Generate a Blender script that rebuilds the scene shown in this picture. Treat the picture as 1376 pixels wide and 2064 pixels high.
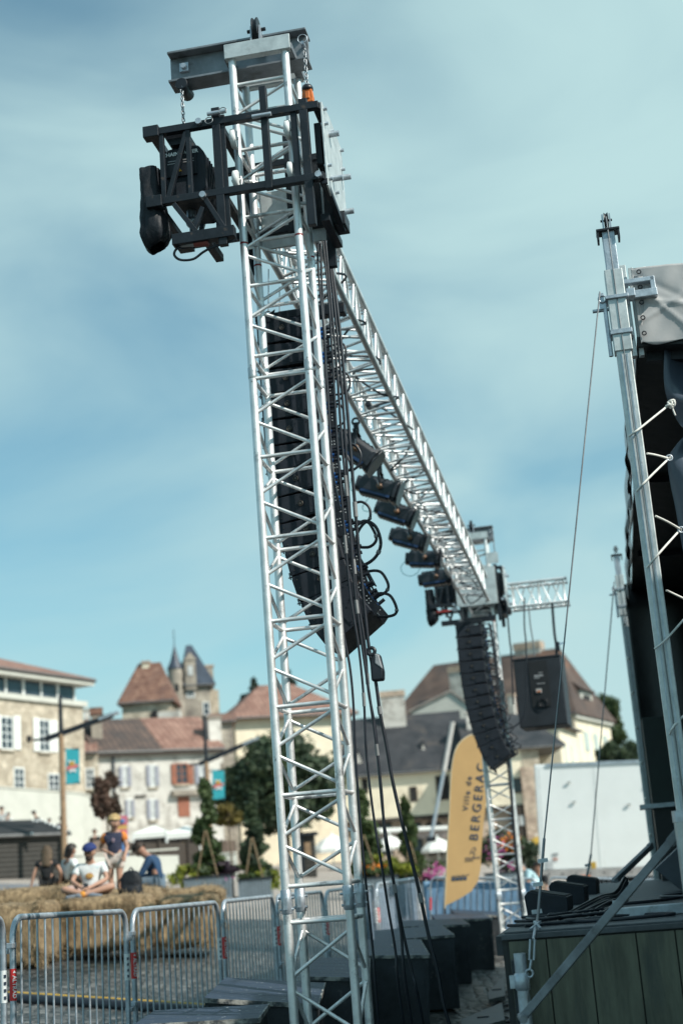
import bpy, bmesh, math, random
import numpy as np
from mathutils import Vector, Matrix, Quaternion
random.seed(7); rng = np.random.default_rng(7)
for _o in list(bpy.data.objects): bpy.data.objects.remove(_o)
SC = bpy.context.scene; COL = SC.collection
R = math.radians
V = Vector
# ------------------------------------------------------------------ camera
TH, PH, FPX, HC = R(14.2), R(4.5), 50/36*2064, 1.27
_U0 = V((0, -math.sin(TH), math.cos(TH))); _F = V((0, math.cos(TH), math.sin(TH)))
_R = V((1,0,0))*math.cos(PH) - _U0*math.sin(PH); _U = V((1,0,0))*math.sin(PH) + _U0*math.cos(PH)
CAMP = V((0,0,HC))
cam = bpy.data.objects.new('camera', bpy.data.cameras.new('camera')); COL.objects.link(cam)
cam.matrix_world = Matrix(((_R.x,_U.x,-_F.x,0),(_R.y,_U.y,-_F.y,0),(_R.z,_U.z,-_F.z,HC),(0,0,0,1)))
cd = cam.data; cd.sensor_fit = 'VERTICAL'; cd.sensor_height = 36; cd.sensor_width = 24; cd.lens = 50
cd.clip_end = 6000; cd.clip_start = 0.05
cd.dof.use_dof = True; cd.dof.focus_distance = 8.4; cd.dof.aperture_fstop = 1.65; cd.dof.aperture_blades = 9
SC.camera = cam
# ------------------------------------------------------------------ light and sky
SUN_AZ, SUN_EL = R(122), R(40)
sd = V((math.sin(SUN_AZ)*math.cos(SUN_EL), math.cos(SUN_AZ)*math.cos(SUN_EL), math.sin(SUN_EL)))
sun = bpy.data.objects.new('sun', bpy.data.lights.new('sun', 'SUN')); COL.objects.link(sun)
sun.data.energy = 4.4; sun.data.angle = R(0.5); sun.data.color = (1.0, .95, .86)
sun.rotation_euler = sd.to_track_quat('Z','Y').to_euler()
W = bpy.data.worlds.new('World'); SC.world = W; W.use_nodes = True
nt = W.node_tree; N = nt.nodes; L = nt.links
bg = N['Background']; bg.inputs['Strength'].default_value = 0.10
sky = N.new('ShaderNodeTexSky'); sky.sky_type = 'NISHITA'; sky.sun_disc = False
sky.sun_elevation = SUN_EL; sky.sun_rotation = SUN_AZ; sky.air_density = 1.0; sky.dust_density = .6; sky.ozone_density = 1.6
tc = N.new('ShaderNodeTexCoord')
mp = N.new('ShaderNodeMapping'); mp.inputs['Scale'].default_value = (1.5, 1.0, 3.6); mp.inputs['Rotation'].default_value = (R(6), R(-10), R(20))
n1 = N.new('ShaderNodeTexNoise'); n1.inputs['Scale'].default_value = 1.9; n1.inputs['Detail'].default_value = 9; n1.inputs['Roughness'].default_value = .47; n1.inputs['Distortion'].default_value = .5
n2 = N.new('ShaderNodeTexNoise'); n2.inputs['Scale'].default_value = 0.9; n2.inputs['Detail'].default_value = 3
rp = N.new('ShaderNodeValToRGB'); rp.color_ramp.elements[0].position = .34; rp.color_ramp.elements[1].position = .71
rp.color_ramp.interpolation = 'EASE'
ad = N.new('ShaderNodeMath'); ad.operation = 'MULTIPLY_ADD'; ad.inputs[1].default_value = .65; 
sb = N.new('ShaderNodeMath'); sb.operation = 'MULTIPLY'; sb.inputs[1].default_value = .38
tint = N.new('ShaderNodeMix'); tint.data_type = 'RGBA'; tint.blend_type = 'MULTIPLY'; tint.inputs['Factor'].default_value = 1
tint.inputs[7].default_value = (.55, 1.05, 1.0, 1)
mx = N.new('ShaderNodeMix'); mx.data_type = 'RGBA'; mx.inputs[7].default_value = (4.1, 5.9, 6.05, 1)
cl = N.new('ShaderNodeMath'); cl.operation = 'MULTIPLY_ADD'; cl.inputs[1].default_value = .88; cl.inputs[2].default_value = .12
L.new(tc.outputs['Generated'], mp.inputs['Vector']); L.new(mp.outputs[0], n1.inputs['Vector']); L.new(tc.outputs['Generated'], n2.inputs['Vector'])
L.new(n2.outputs[0], sb.inputs[0]); L.new(n1.outputs[0], ad.inputs[0]); L.new(sb.outputs[0], ad.inputs[2]); L.new(ad.outputs[0], rp.inputs[0])
L.new(sky.outputs[0], tint.inputs[6]); L.new(tint.outputs[2], mx.inputs[6]); L.new(rp.outputs[0], cl.inputs[0]); L.new(cl.outputs[0], mx.inputs['Factor']); L.new(mx.outputs[2], bg.inputs['Color'])
SC.view_settings.view_transform = 'Standard'; SC.view_settings.look = 'None'; SC.view_settings.gamma = 1
SC.view_settings.exposure = 0.33
try:
    SC.cycles.use_denoising = True; SC.cycles.max_bounces = 6
except Exception: pass
# ------------------------------------------------------------------ helpers
def ray(px, py): return _F + _R*((px-688)/FPX) + _U*((1032-py)/FPX)
def at(px, py, Y):
    d = ray(px, py); return CAMP + d*(Y/d.y)
YAW = R(9.9)
ED = V((math.sin(YAW), math.cos(YAW), 0)); EP = V((ED.y, -ED.x, 0))
O = V((-.315, 8.0, 0))
def loc(px, py, t):                     # pixel -> (s, t, z) on the plane at depth t of the rig's own frame
    d = ray(px, py); p0 = O + ED*t; k = (p0-CAMP).dot(ED)/d.dot(ED); p = CAMP + d*k
    return V(((p-O).dot(EP), t, p.z))
def g(x, y):                            # ground height: a quay that slopes up to the left and away
    xb = .25*min(y, 150) - 4.49; u = xb - x
    return max(-.15, min(2.1, .08*u))

def smooth(c, w): return c
MATS = {}
def mat(name, col, rough=.6, metal=0., var=.18, scale=6., bump=0., bscale=40., col2=None, stretch=None, spec=.5, detail=6, lo=.35, hi=.65, coat=0):
    if name in MATS: return MATS[name]
    m = bpy.data.materials.new(name); m.use_nodes = True; MATS[name] = m
    t = m.node_tree; b = t.nodes['Principled BSDF']
    b.inputs['Roughness'].default_value = rough; b.inputs['Metallic'].default_value = metal
    b.inputs['Specular IOR Level'].default_value = spec
    if coat: b.inputs['Coat Weight'].default_value = coat
    c = t.nodes.new('ShaderNodeTexCoord'); mpn = t.nodes.new('ShaderNodeMapping')
    if stretch: mpn.inputs['Scale'].default_value = stretch
    t.links.new(c.outputs['Object'], mpn.inputs[0])
    n = t.nodes.new('ShaderNodeTexNoise'); n.inputs['Scale'].default_value = scale; n.inputs['Detail'].default_value = detail; n.inputs['Roughness'].default_value = .6
    t.links.new(mpn.outputs[0], n.inputs['Vector'])
    r = t.nodes.new('ShaderNodeValToRGB'); r.color_ramp.elements[0].position = lo; r.color_ramp.elements[1].position = hi
    a = tuple(max(0, v*(1-var)) for v in col) + (1,)
    z = (tuple(col2) if col2 else tuple(min(1, v*(1+var)) for v in col)) + (1,)
    r.color_ramp.elements[0].color = a; r.color_ramp.elements[1].color = z
    t.links.new(n.outputs[0], r.inputs[0]); t.links.new(r.outputs[0], b.inputs['Base Color'])
    rr = t.nodes.new('ShaderNodeMapRange'); rr.inputs[3].default_value = max(0, rough-.1); rr.inputs[4].default_value = min(1, rough+.12)
    t.links.new(n.outputs[0], rr.inputs[0]); t.links.new(rr.outputs[0], b.inputs['Roughness'])
    if bump:
        n3 = t.nodes.new('ShaderNodeTexNoise'); n3.inputs['Scale'].default_value = bscale; n3.inputs['Detail'].default_value = 5
        t.links.new(mpn.outputs[0], n3.inputs['Vector'])
        bm = t.nodes.new('ShaderNodeBump'); bm.inputs['Strength'].default_value = bump; bm.inputs['Distance'].default_value = .02
        t.links.new(n3.outputs[0], bm.inputs['Height']); t.links.new(bm.outputs[0], b.inputs['Normal'])
    return m
def overlay(m, col, scale, lo, hi, stretch=None, rough=None):   # second layer of marks: scuffs, rust, stains, dirt
    t = m.node_tree; b = t.nodes['Principled BSDF']
    src = b.inputs['Base Color'].links[0].from_socket
    c = t.nodes.new('ShaderNodeTexCoord'); mpn = t.nodes.new('ShaderNodeMapping')
    if stretch: mpn.inputs['Scale'].default_value = stretch
    t.links.new(c.outputs['Object'], mpn.inputs[0])
    n = t.nodes.new('ShaderNodeTexNoise'); n.inputs['Scale'].default_value = scale; n.inputs['Detail'].default_value = 8; n.inputs['Roughness'].default_value = .7
    t.links.new(mpn.outputs[0], n.inputs['Vector'])
    r = t.nodes.new('ShaderNodeMapRange'); r.inputs[1].default_value = lo; r.inputs[2].default_value = hi
    t.links.new(n.outputs[0], r.inputs[0])
    x = t.nodes.new('ShaderNodeMix'); x.data_type = 'RGBA'; x.inputs[7].default_value = tuple(col)+(1,)
    t.links.new(r.outputs[0], x.inputs['Factor']); t.links.new(src, x.inputs[6]); t.links.new(x.outputs[2], b.inputs['Base Color'])
    return m
def voro(m, scale, bump, amount, dark=(.3,.3,.3), edge=.06, stretch=None):  # cells with joints: cobbles, rubble masonry, tiles
    t = m.node_tree; b = t.nodes['Principled BSDF']; src = b.inputs['Base Color'].links[0].from_socket
    c = t.nodes.new('ShaderNodeTexCoord'); mpn = t.nodes.new('ShaderNodeMapping')
    if stretch: mpn.inputs['Scale'].default_value = stretch
    t.links.new(c.outputs['Object'], mpn.inputs[0])
    v = t.nodes.new('ShaderNodeTexVoronoi'); v.feature = 'DISTANCE_TO_EDGE'; v.inputs['Scale'].default_value = scale; v.inputs['Randomness'].default_value = .75
    w = t.nodes.new('ShaderNodeTexVoronoi'); w.inputs['Scale'].default_value = scale; w.inputs['Randomness'].default_value = .75
    t.links.new(mpn.outputs[0], v.inputs['Vector']); t.links.new(mpn.outputs[0], w.inputs['Vector'])
    r = t.nodes.new('ShaderNodeMapRange'); r.inputs[1].default_value = 0; r.inputs[2].default_value = edge
    t.links.new(v.outputs['Distance'], r.inputs[0])
    hs = t.nodes.new('ShaderNodeSeparateColor'); t.links.new(w.outputs['Color'], hs.inputs[0])
    mr = t.nodes.new('ShaderNodeMapRange'); mr.inputs[3].default_value = 1-amount; mr.inputs[4].default_value = 1+amount; t.links.new(hs.outputs[0], mr.inputs[0])
    vm = t.nodes.new('ShaderNodeVectorMath'); vm.operation = 'SCALE'; t.links.new(src, vm.inputs[0]); t.links.new(mr.outputs[0], vm.inputs['Scale'])
    x = t.nodes.new('ShaderNodeMix'); x.data_type = 'RGBA'; x.inputs[6].default_value = tuple(dark)+(1,)
    t.links.new(r.outputs[0], x.inputs['Factor']); t.links.new(vm.outputs[0], x.inputs[7]); t.links.new(x.outputs[2], b.inputs['Base Color'])
    bm = t.nodes.new('ShaderNodeBump'); bm.inputs['Strength'].default_value = bump; bm.inputs['Distance'].default_value = .03
    if b.inputs['Normal'].links: t.links.new(b.inputs['Normal'].links[0].from_socket, bm.inputs['Normal'])
    t.links.new(r.outputs[0], bm.inputs['Height']); t.links.new(bm.outputs[0], b.inputs['Normal'])
    return m
def waves(m, scale, bump, col=None, axis='X', dist=.5):        # regular ridges: roof tiles, boards, corrugation
    t = m.node_tree; b = t.nodes['Principled BSDF']; src = b.inputs['Base Color'].links[0].from_socket
    c = t.nodes.new('ShaderNodeTexCoord')
    w = t.nodes.new('ShaderNodeTexWave'); w.bands_direction = axis; w.inputs['Scale'].default_value = scale; w.inputs['Distortion'].default_value = dist; w.inputs['Detail'].default_value = 1
    t.links.new(c.outputs['Object'], w.inputs['Vector'])
    if col:
        x = t.nodes.new('ShaderNodeMix'); x.data_type = 'RGBA'; x.inputs[6].default_value = tuple(col)+(1,)
        r = t.nodes.new('ShaderNodeMapRange'); r.inputs[1].default_value = .0; r.inputs[2].default_value = .3; t.links.new(w.outputs[1], r.inputs[0])
        t.links.new(r.outputs[0], x.inputs['Factor']); t.links.new(src, x.inputs[7]); t.links.new(x.outputs[2], b.inputs['Base Color'])
    bm = t.nodes.new('ShaderNodeBump'); bm.inputs['Strength'].default_value = bump; bm.inputs['Distance'].default_value = .03
    t.links.new(w.outputs[1], bm.inputs['Height']); t.links.new(bm.outputs[0], b.inputs['Normal'])
    return m

class MB:
    def __init__(s): s.v=[]; s.f=[]; s.sm=[]
    def add(s, vs, fs, smooth=False):
        b=len(s.v); s.v += [V(p) for p in vs]; s.f += [tuple(i+b for i in f) for f in fs]; s.sm += [smooth]*len(fs); return s
    def box(s, c, d, rot=None):
        c=V(c); h=V(d)/2; P=[V((x*h.x,y*h.y,z*h.z)) for x in(-1,1) for y in(-1,1) for z in(-1,1)]
        if rot is not None: P=[rot@p for p in P]
        return s.add([c+p for p in P], [(0,1,3,2),(4,6,7,5),(0,4,5,1),(2,3,7,6),(0,2,6,4),(1,5,7,3)])
    def box2(s, a, b): a=V(a); b=V(b); return s.box((a+b)/2, (abs(b.x-a.x),abs(b.y-a.y),abs(b.z-a.z)))
    def beam(s, a, b, w, h, up=(0,0,1)):       # rectangular bar from a to b
        a=V(a); b=V(b); z=(b-a); l=z.length; z=z/l; x=V(up).cross(z)
        if x.length<1e-4: x=V((1,0,0)).cross(z)
        x.normalize(); y=z.cross(x); M=Matrix((x,y,z)).transposed()
        return s.box((a+b)/2, (w,h,l), M)
    def tube(s, a, b, r, r2=None, n=10, cap=True):
        a=V(a); b=V(b); r2=r if r2 is None else r2; z=(b-a).normalized(); x=z.orthogonal().normalized(); y=z.cross(x)
        vs=[]
        for p,q in((a,r),(b,r2)):
            for i in range(n):
                t=2*math.pi*i/n; vs.append(p+x*(q*math.cos(t))+y*(q*math.sin(t)))
        s.add(vs, [(i,(i+1)%n,n+(i+1)%n,n+i) for i in range(n)], True)
        if cap: s.add(vs, [tuple(range(n))[::-1], tuple(range(n,2*n))])
        return s
    def path(s, pts, r, n=8, closed=False, rads=None):
        pts=[V(p) for p in pts]; m=len(pts); vs=[]; px=None
        for i,p in enumerate(pts):
            if closed: tg=pts[(i+1)%m]-pts[i-1]
            else: tg=pts[min(i+1,m-1)]-pts[max(i-1,0)]
            if tg.length<1e-9: tg=V((0,0,1))
            tg.normalize()
            x=tg.orthogonal().normalized() if px is None else (px-tg*px.dot(tg))
            if x.length<1e-6: x=tg.orthogonal()
            x.normalize(); px=x; y=tg.cross(x); rr=rads[i] if rads else r
            for k in range(n):
                t=2*math.pi*k/n; vs.append(p+x*(rr*math.cos(t))+y*(rr*math.sin(t)))
        fs=[]
        for i in range(m if closed else m-1):
            for k in range(n): fs.append((i*n+k, i*n+(k+1)%n, ((i+1)%m)*n+(k+1)%n, ((i+1)%m)*n+k))
        s.add(vs, fs, True)
        if not closed: s.add(vs, [tuple(range(n))[::-1], tuple(range((m-1)*n, m*n))])
        return s
    def prism(s, poly, ext):                  # planar polygon (3D points) pushed along ext
        poly=[V(p) for p in poly]; e=V(ext); n=len(poly)
        return s.add(poly+[p+e for p in poly], [tuple(range(n))[::-1], tuple(range(n,2*n))]+[(i,(i+1)%n,n+(i+1)%n,n+i) for i in range(n)])
    def lathe(s, prof, c=(0,0,0), n=16, M=None):   # profile of (radius, height)
        c=V(c); vs=[]
        for r,z in prof:
            for k in range(n):
                t=2*math.pi*k/n; p=V((r*math.cos(t), r*math.sin(t), z)); vs.append(c+(M@p if M else p))
        m=len(prof); fs=[(i*n+k,i*n+(k+1)%n,(i+1)*n+(k+1)%n,(i+1)*n+k) for i in range(m-1) for k in range(n)]
        s.add(vs, fs, True)
        return s.add(vs, [tuple(range(n))[::-1], tuple(range((m-1)*n, m*n))])
    def ball(s, c, r, n=12, sc=(1,1,1)):
        pr=[(max(1e-4,math.sin(math.pi*i/8)),-math.cos(math.pi*i/8)) for i in range(9)]
        M=Matrix.Diagonal((r*sc[0],r*sc[1],r*sc[2])); return s.lathe(pr, c, n, M)
    def grid(s, fn, nu, nv, smooth=True):
        vs=[fn(i/nu, j/nv) for j in range(nv+1) for i in range(nu+1)]
        return s.add(vs, [(j*(nu+1)+i, j*(nu+1)+i+1, (j+1)*(nu+1)+i+1, (j+1)*(nu+1)+i) for j in range(nv) for i in range(nu)], smooth)
    def torus(s, c, Rr, r, M=None, n=20, k=7, sx=1.0):
        c=V(c); pts=[]
        for i in range(n):
            t=2*math.pi*i/n; p=V((Rr*math.cos(t)*sx, Rr*math.sin(t), 0)); pts.append(c+(M@p if M else p))
        return s.path(pts, r, k, True)
    def build(s, name, m, parent=None, bevel=0, solid=0, auto=True):
        me=bpy.data.meshes.new(name)
        inv=parent_inv(parent) if (parent is not None and s.world) else None
        vs=[inv@p for p in s.v] if inv is not None else s.v
        me.from_pydata([tuple(p) for p in vs], [], s.f)
        me.polygons.foreach_set('use_smooth', s.sm)
        if isinstance(m, (list,tuple)):
            for q in m: me.materials.append(q)
        else: me.materials.append(m)
        me.update()
        o=bpy.data.objects.new(name, me); COL.objects.link(o)
        if parent is not None: o.parent=parent
        if solid:
            q=o.modifiers.new('solid','SOLIDIFY'); q.thickness=solid; q.offset=0
        if bevel:
            q=o.modifiers.new('bevel','BEVEL'); q.width=bevel; q.segments=2; q.limit_method='ANGLE'
        return o
    world=True
def parent_inv(p):
    M=Matrix.Identity(4)
    while p is not None:
        M=Matrix.LocRotScale(p.location, p.rotation_euler, p.scale)@M; p=p.parent
    return M.inverted()
class LB(MB): world=False                     # points already in the parent's own frame
def tag(o, label, cat, group=None, kind=None):
    o['label']=label; o['category']=cat
    if group: o['group']=group
    if kind: o['kind']=kind
    return o
def thing(name, label, cat, loc=(0,0,0), rz=0, group=None):
    o=bpy.data.objects.new(name, None); COL.objects.link(o); o.empty_display_size=.1
    o.location=loc; o.rotation_euler=(0,0,rz); return tag(o, label, cat, group)
def dup(o, parent=None):
    c=o.copy(); COL.objects.link(c); c.parent=parent
    for ch in list(o.children): dup(ch, c)
    return c
def text(name, body, size, m, parent, M, align='CENTER', mirror=False, ext=.001, bold=0, sp=1.0):
    cu=bpy.data.curves.new(name,'FONT'); cu.body=body; cu.size=size; cu.align_x=align; cu.align_y='CENTER'; cu.extrude=ext; cu.offset=bold; cu.space_character=sp
    tmp=bpy.data.objects.new('tmp', cu); COL.objects.link(tmp); dg=bpy.context.evaluated_depsgraph_get(); me=bpy.data.meshes.new_from_object(tmp.evaluated_get(dg)); bpy.data.objects.remove(tmp)
    me.materials.clear(); me.materials.append(m); o=bpy.data.objects.new(name, me); COL.objects.link(o); o.parent=parent
    if mirror: M=M@Matrix.Diagonal((-1,1,1,1))
    o.matrix_local=M; return o
def frame(o, x, y):                           # matrix with origin o, text running along x, its up along y
    x=V(x).normalized(); y=V(y); y=(y-x*y.dot(x)).normalized(); z=x.cross(y)
    return Matrix(((x.x,y.x,z.x,o[0]),(x.y,y.y,z.y,o[1]),(x.z,y.z,z.z,o[2]),(0,0,0,1)))
def cat(pts, k=6):                            # smooth curve through points
    pts=[V(p) for p in pts]; out=[]
    P=[pts[0]*2-pts[1]]+pts+[pts[-1]*2-pts[-2]]
    for i in range(1,len(P)-2):
        a,b,c,d=P[i-1:i+3]
        for j in range(k):
            t=j/k; out.append(.5*((2*b)+(c-a)*t+(2*a-5*b+4*c-d)*t*t+(3*b-a-3*c+d)*t**3))
    return out+[pts[-1]]
# ------------------------------------------------------------------ materials
alu = mat('aluminium', (.74,.75,.75), .46, .72, .12, 9, .05, 60); overlay(alu, (.26,.27,.28), 7, .57, .70); overlay(alu, (.12,.12,.125), 16, .65, .72, (1,1,.35))
alu_dull = mat('dull_aluminium', (.52,.54,.55), .45, .85, .15, 9)
galv = mat('galvanised_steel', (.46,.51,.56), .42, .65, .2, 14, .08, 50); overlay(galv, (.25,.26,.26), 9, .6, .75)
galv_pale = mat('pale_galvanised_plate', (.56,.60,.60), .5, .55, .16, 10, .05, 40); overlay(galv_pale, (.34,.36,.36), 5, .58, .72)
steel_dark = mat('black_painted_steel', (.010,.014,.020), .45, 0, .3, 8, .1, 50, spec=.4); overlay(steel_dark, (.12,.085,.065), 11, .62, .74)
rubber = mat('black_rubber', (.012,.016,.024), .42, 0, .25, 10)
tape = mat('grey_gaffer_tape', (.20,.21,.215), .6)
cab_black = mat('speaker_black_paint', (.011,.016,.025), .55, 0, .25, 9, .25, 260, spec=.4); overlay(cab_black, (.09,.09,.09), 30, .66, .74)
cab_sub = mat('charcoal_speaker_paint', (.022,.028,.036), .6, 0, .2, 5, .2, 200, spec=.4); overlay(cab_sub, (.12,.12,.12), 14, .70, .78)
grille = mat('speaker_grille', (.012,.014,.017), .7)
plate_silver = mat('amplifier_plate', (.50,.53,.55), .4, .7, .2, 12)
conn_blue = mat('blue_connector', (.02,.12,.38), .4)
white_pl = mat('white_plastic', (.72,.74,.74), .4)
orange_p = mat('orange_paint', (.62,.16,.03), .45, 0, .3, 10)
red_p = mat('red_print', (.62,.03,.03), .5, var=.08)
white_p = mat('white_print', (.75,.77,.77), .5, var=.05)
chainm = mat('zinc_chain', (.28,.30,.32), .4, .8)
bagm = mat('black_bag_cloth', (.011,.014,.019), .6, 0, .3, 7, .6, 14, spec=.3)
boxwood = mat('black_painted_plywood', (.030,.036,.042), .55, 0, .3, 7, .12, 60, stretch=(1,5,1)); overlay(boxwood, (.15,.15,.14), 6, .60, .70, (1,2.5,1)); boxedge = mat('scuffed_box_edge', (.05,.055,.06), .6, 0, .3, 9, .2, 50); overlay(boxedge, (.34,.33,.30), 7, .47, .60)
boxtop = mat('worn_black_boards', (.018,.032,.060), .58, 0, .25, 6, .15, 50, stretch=(1,6,1)); overlay(boxtop, (.30,.32,.33), 9, .60, .68, (3,1,1)); overlay(boxtop, (.022,.028,.036), 2.5, .5, .7)
plank = mat('weathered_side_boards', (.115,.118,.085), .7, 0, .3, 4, .12, 40, stretch=(5,5,.7)); overlay(plank, (.055,.065,.06), 3, .5, .72, (3,3,.5))
deckm = mat('grey_deck_boards', (.075,.085,.095), .55, 0, .3, 5, .15, 40, stretch=(1,4,1)); overlay(deckm, (.26,.26,.25), 8, .66, .74)
canvas = mat('pale_grey_pvc', (.42,.42,.42), .38, 0, .06, 3, .25, 5)
tarp_b = mat('black_pvc', (.018,.021,.022), .5, 0, .25, 4, .3, 7)
tarp_n = mat('slate_blue_pvc', (.065,.085,.115), .3, 0, .15, 3, .35, 6)
rope = mat('white_rope', (.70,.70,.66), .7)
beam_galv = mat('shaded_weathered_steel', (.21,.23,.25), .5, .5, .25, 8, .08, 50); overlay(beam_galv, (.10,.10,.10), 5, .55, .7)  # shade on head beams and braces put into a darker base; blotches are wear
wire = mat('steel_wire', (.22,.23,.24), .4, .7)
yellow = mat('yellow_hose', (.45,.28,.04), .5)
# ------------------------------------------------------------------ ground
cob = mat('cobbles', (.10,.10,.098), .5, 0, .3, .9, .15, 60, col2=(.16,.155,.145)); voro(cob, 6.6, 1.0, .6, (.010,.013,.012), .17); overlay(cob, (.05,.058,.035), .5, .55, .75)
pave = mat('pinkish_paving', (.36,.31,.27), .8, 0, .15, .8, .1, 40); voro(pave, 3.0, .3, .15, (.22,.19,.17), .05)
gm = MB()
xs = sorted(set([round(x,3) for x in list(np.arange(-14,10,.4))+list(np.arange(-60,60,3.))+list(np.arange(-2200,2201,110.))]))
ys = sorted(set([round(y,3) for y in list(np.arange(-4,40,.4))+list(np.arange(-40,160,4.))+list(np.arange(-400,3400,120.))]))
gm.add([(x,y,g(x,y)) for y in ys for x in xs], [(j*len(xs)+i, j*len(xs)+i+1, (j+1)*len(xs)+i+1, (j+1)*len(xs)+i) for j in range(len(ys)-1) for i in range(len(xs)-1)], True)
go = gm.build('ground', cob); go['kind']='structure'; go['label']='cobbled quay sloping up to the left'
asph = mat('asphalt', (.16,.165,.18), .75, 0, .15, 3, .1, 80)
rd = MB(); rd.grid(lambda u,v: (lambda x,y: V((x,y,g(x,y)+.012)))(-26+u*(14.5), 36+v*24-u*6), 40, 40)
pv = MB(); pv.grid(lambda u,v: (lambda x,y: V((x,y,g(x,y)+.008)))(-44+u*70, 31+v*100), 70, 100); pvo = pv.build('plaza', pave); pvo['kind']='structure'; pvo['label']='pale pinkish paved square before the houses'
ro = rd.build('road', asph); ro['kind']='structure'; ro['label']='grey asphalt road on the left behind the hay'

# ------------------------------------------------------------------ the rig: two truss towers, a bridge truss, two lifting sleeves
HW, CR = .172, .0248
def truss(root, mapf, l0, l1, nodes, chord_name='chord', lim=96, rr=.0125, dr=.0105, cr=CR, first=0, hw=HW, cnt=None):
    """square truss: four chords, rungs at the nodes and diagonals between them, each a mesh of its own"""
    cs=[(-1,-1),(1,-1),(1,1),(-1,1)]
    for a,b in cs:
        LB().tube(mapf(a*hw,b*hw,l0), mapf(a*hw,b*hw,l1), cr, n=14).build(chord_name, alu, root)
    cnt = cnt if cnt is not None else {'rung':0,'diagonal_brace':0}
    rest={'rung':LB(),'diagonal_brace':LB()}
    def bar(nm, p, q, r):
        d=(q-p).normalized(); p=p+d*cr*.55; q=q-d*cr*.55
        if cnt[nm]<lim: LB().path([p,p+d*.005,p+d*.012,q-d*.012,q-d*.005,q],r,8,rads=[r*1.5,r*1.4,r,r,r*1.4,r*1.5]).build(nm, alu, root); cnt[nm]+=1
        else: rest[nm].tube(p,q,r,n=6,cap=False)
    for k in range(4):
        a=cs[k]; b=cs[(k+1)%4]
        if (k+first)%2: a,b=b,a
        if k in (0,): pass
        for i,z in enumerate(nodes): bar('rung', mapf(a[0]*hw,a[1]*hw,z), mapf(b[0]*hw,b[1]*hw,z), rr)
        for i in range(len(nodes)-1):
            z0,z1=nodes[i],nodes[i+1]; e=.085*(z1-z0)
            zm=(z0+z1)/2; gp=.05*(z1-z0)
            bar('diagonal_brace', mapf(b[0]*hw,b[1]*hw,z0+e), mapf(a[0]*hw,a[1]*hw,zm-gp), dr)
            bar('diagonal_brace', mapf(a[0]*hw,a[1]*hw,zm+gp), mapf(b[0]*hw,b[1]*hw,z1-e), dr)
    for nm,mb in rest.items():
        if mb.v: mb.build(nm, alu, root)['kind']='stuff'
    return cnt
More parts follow.
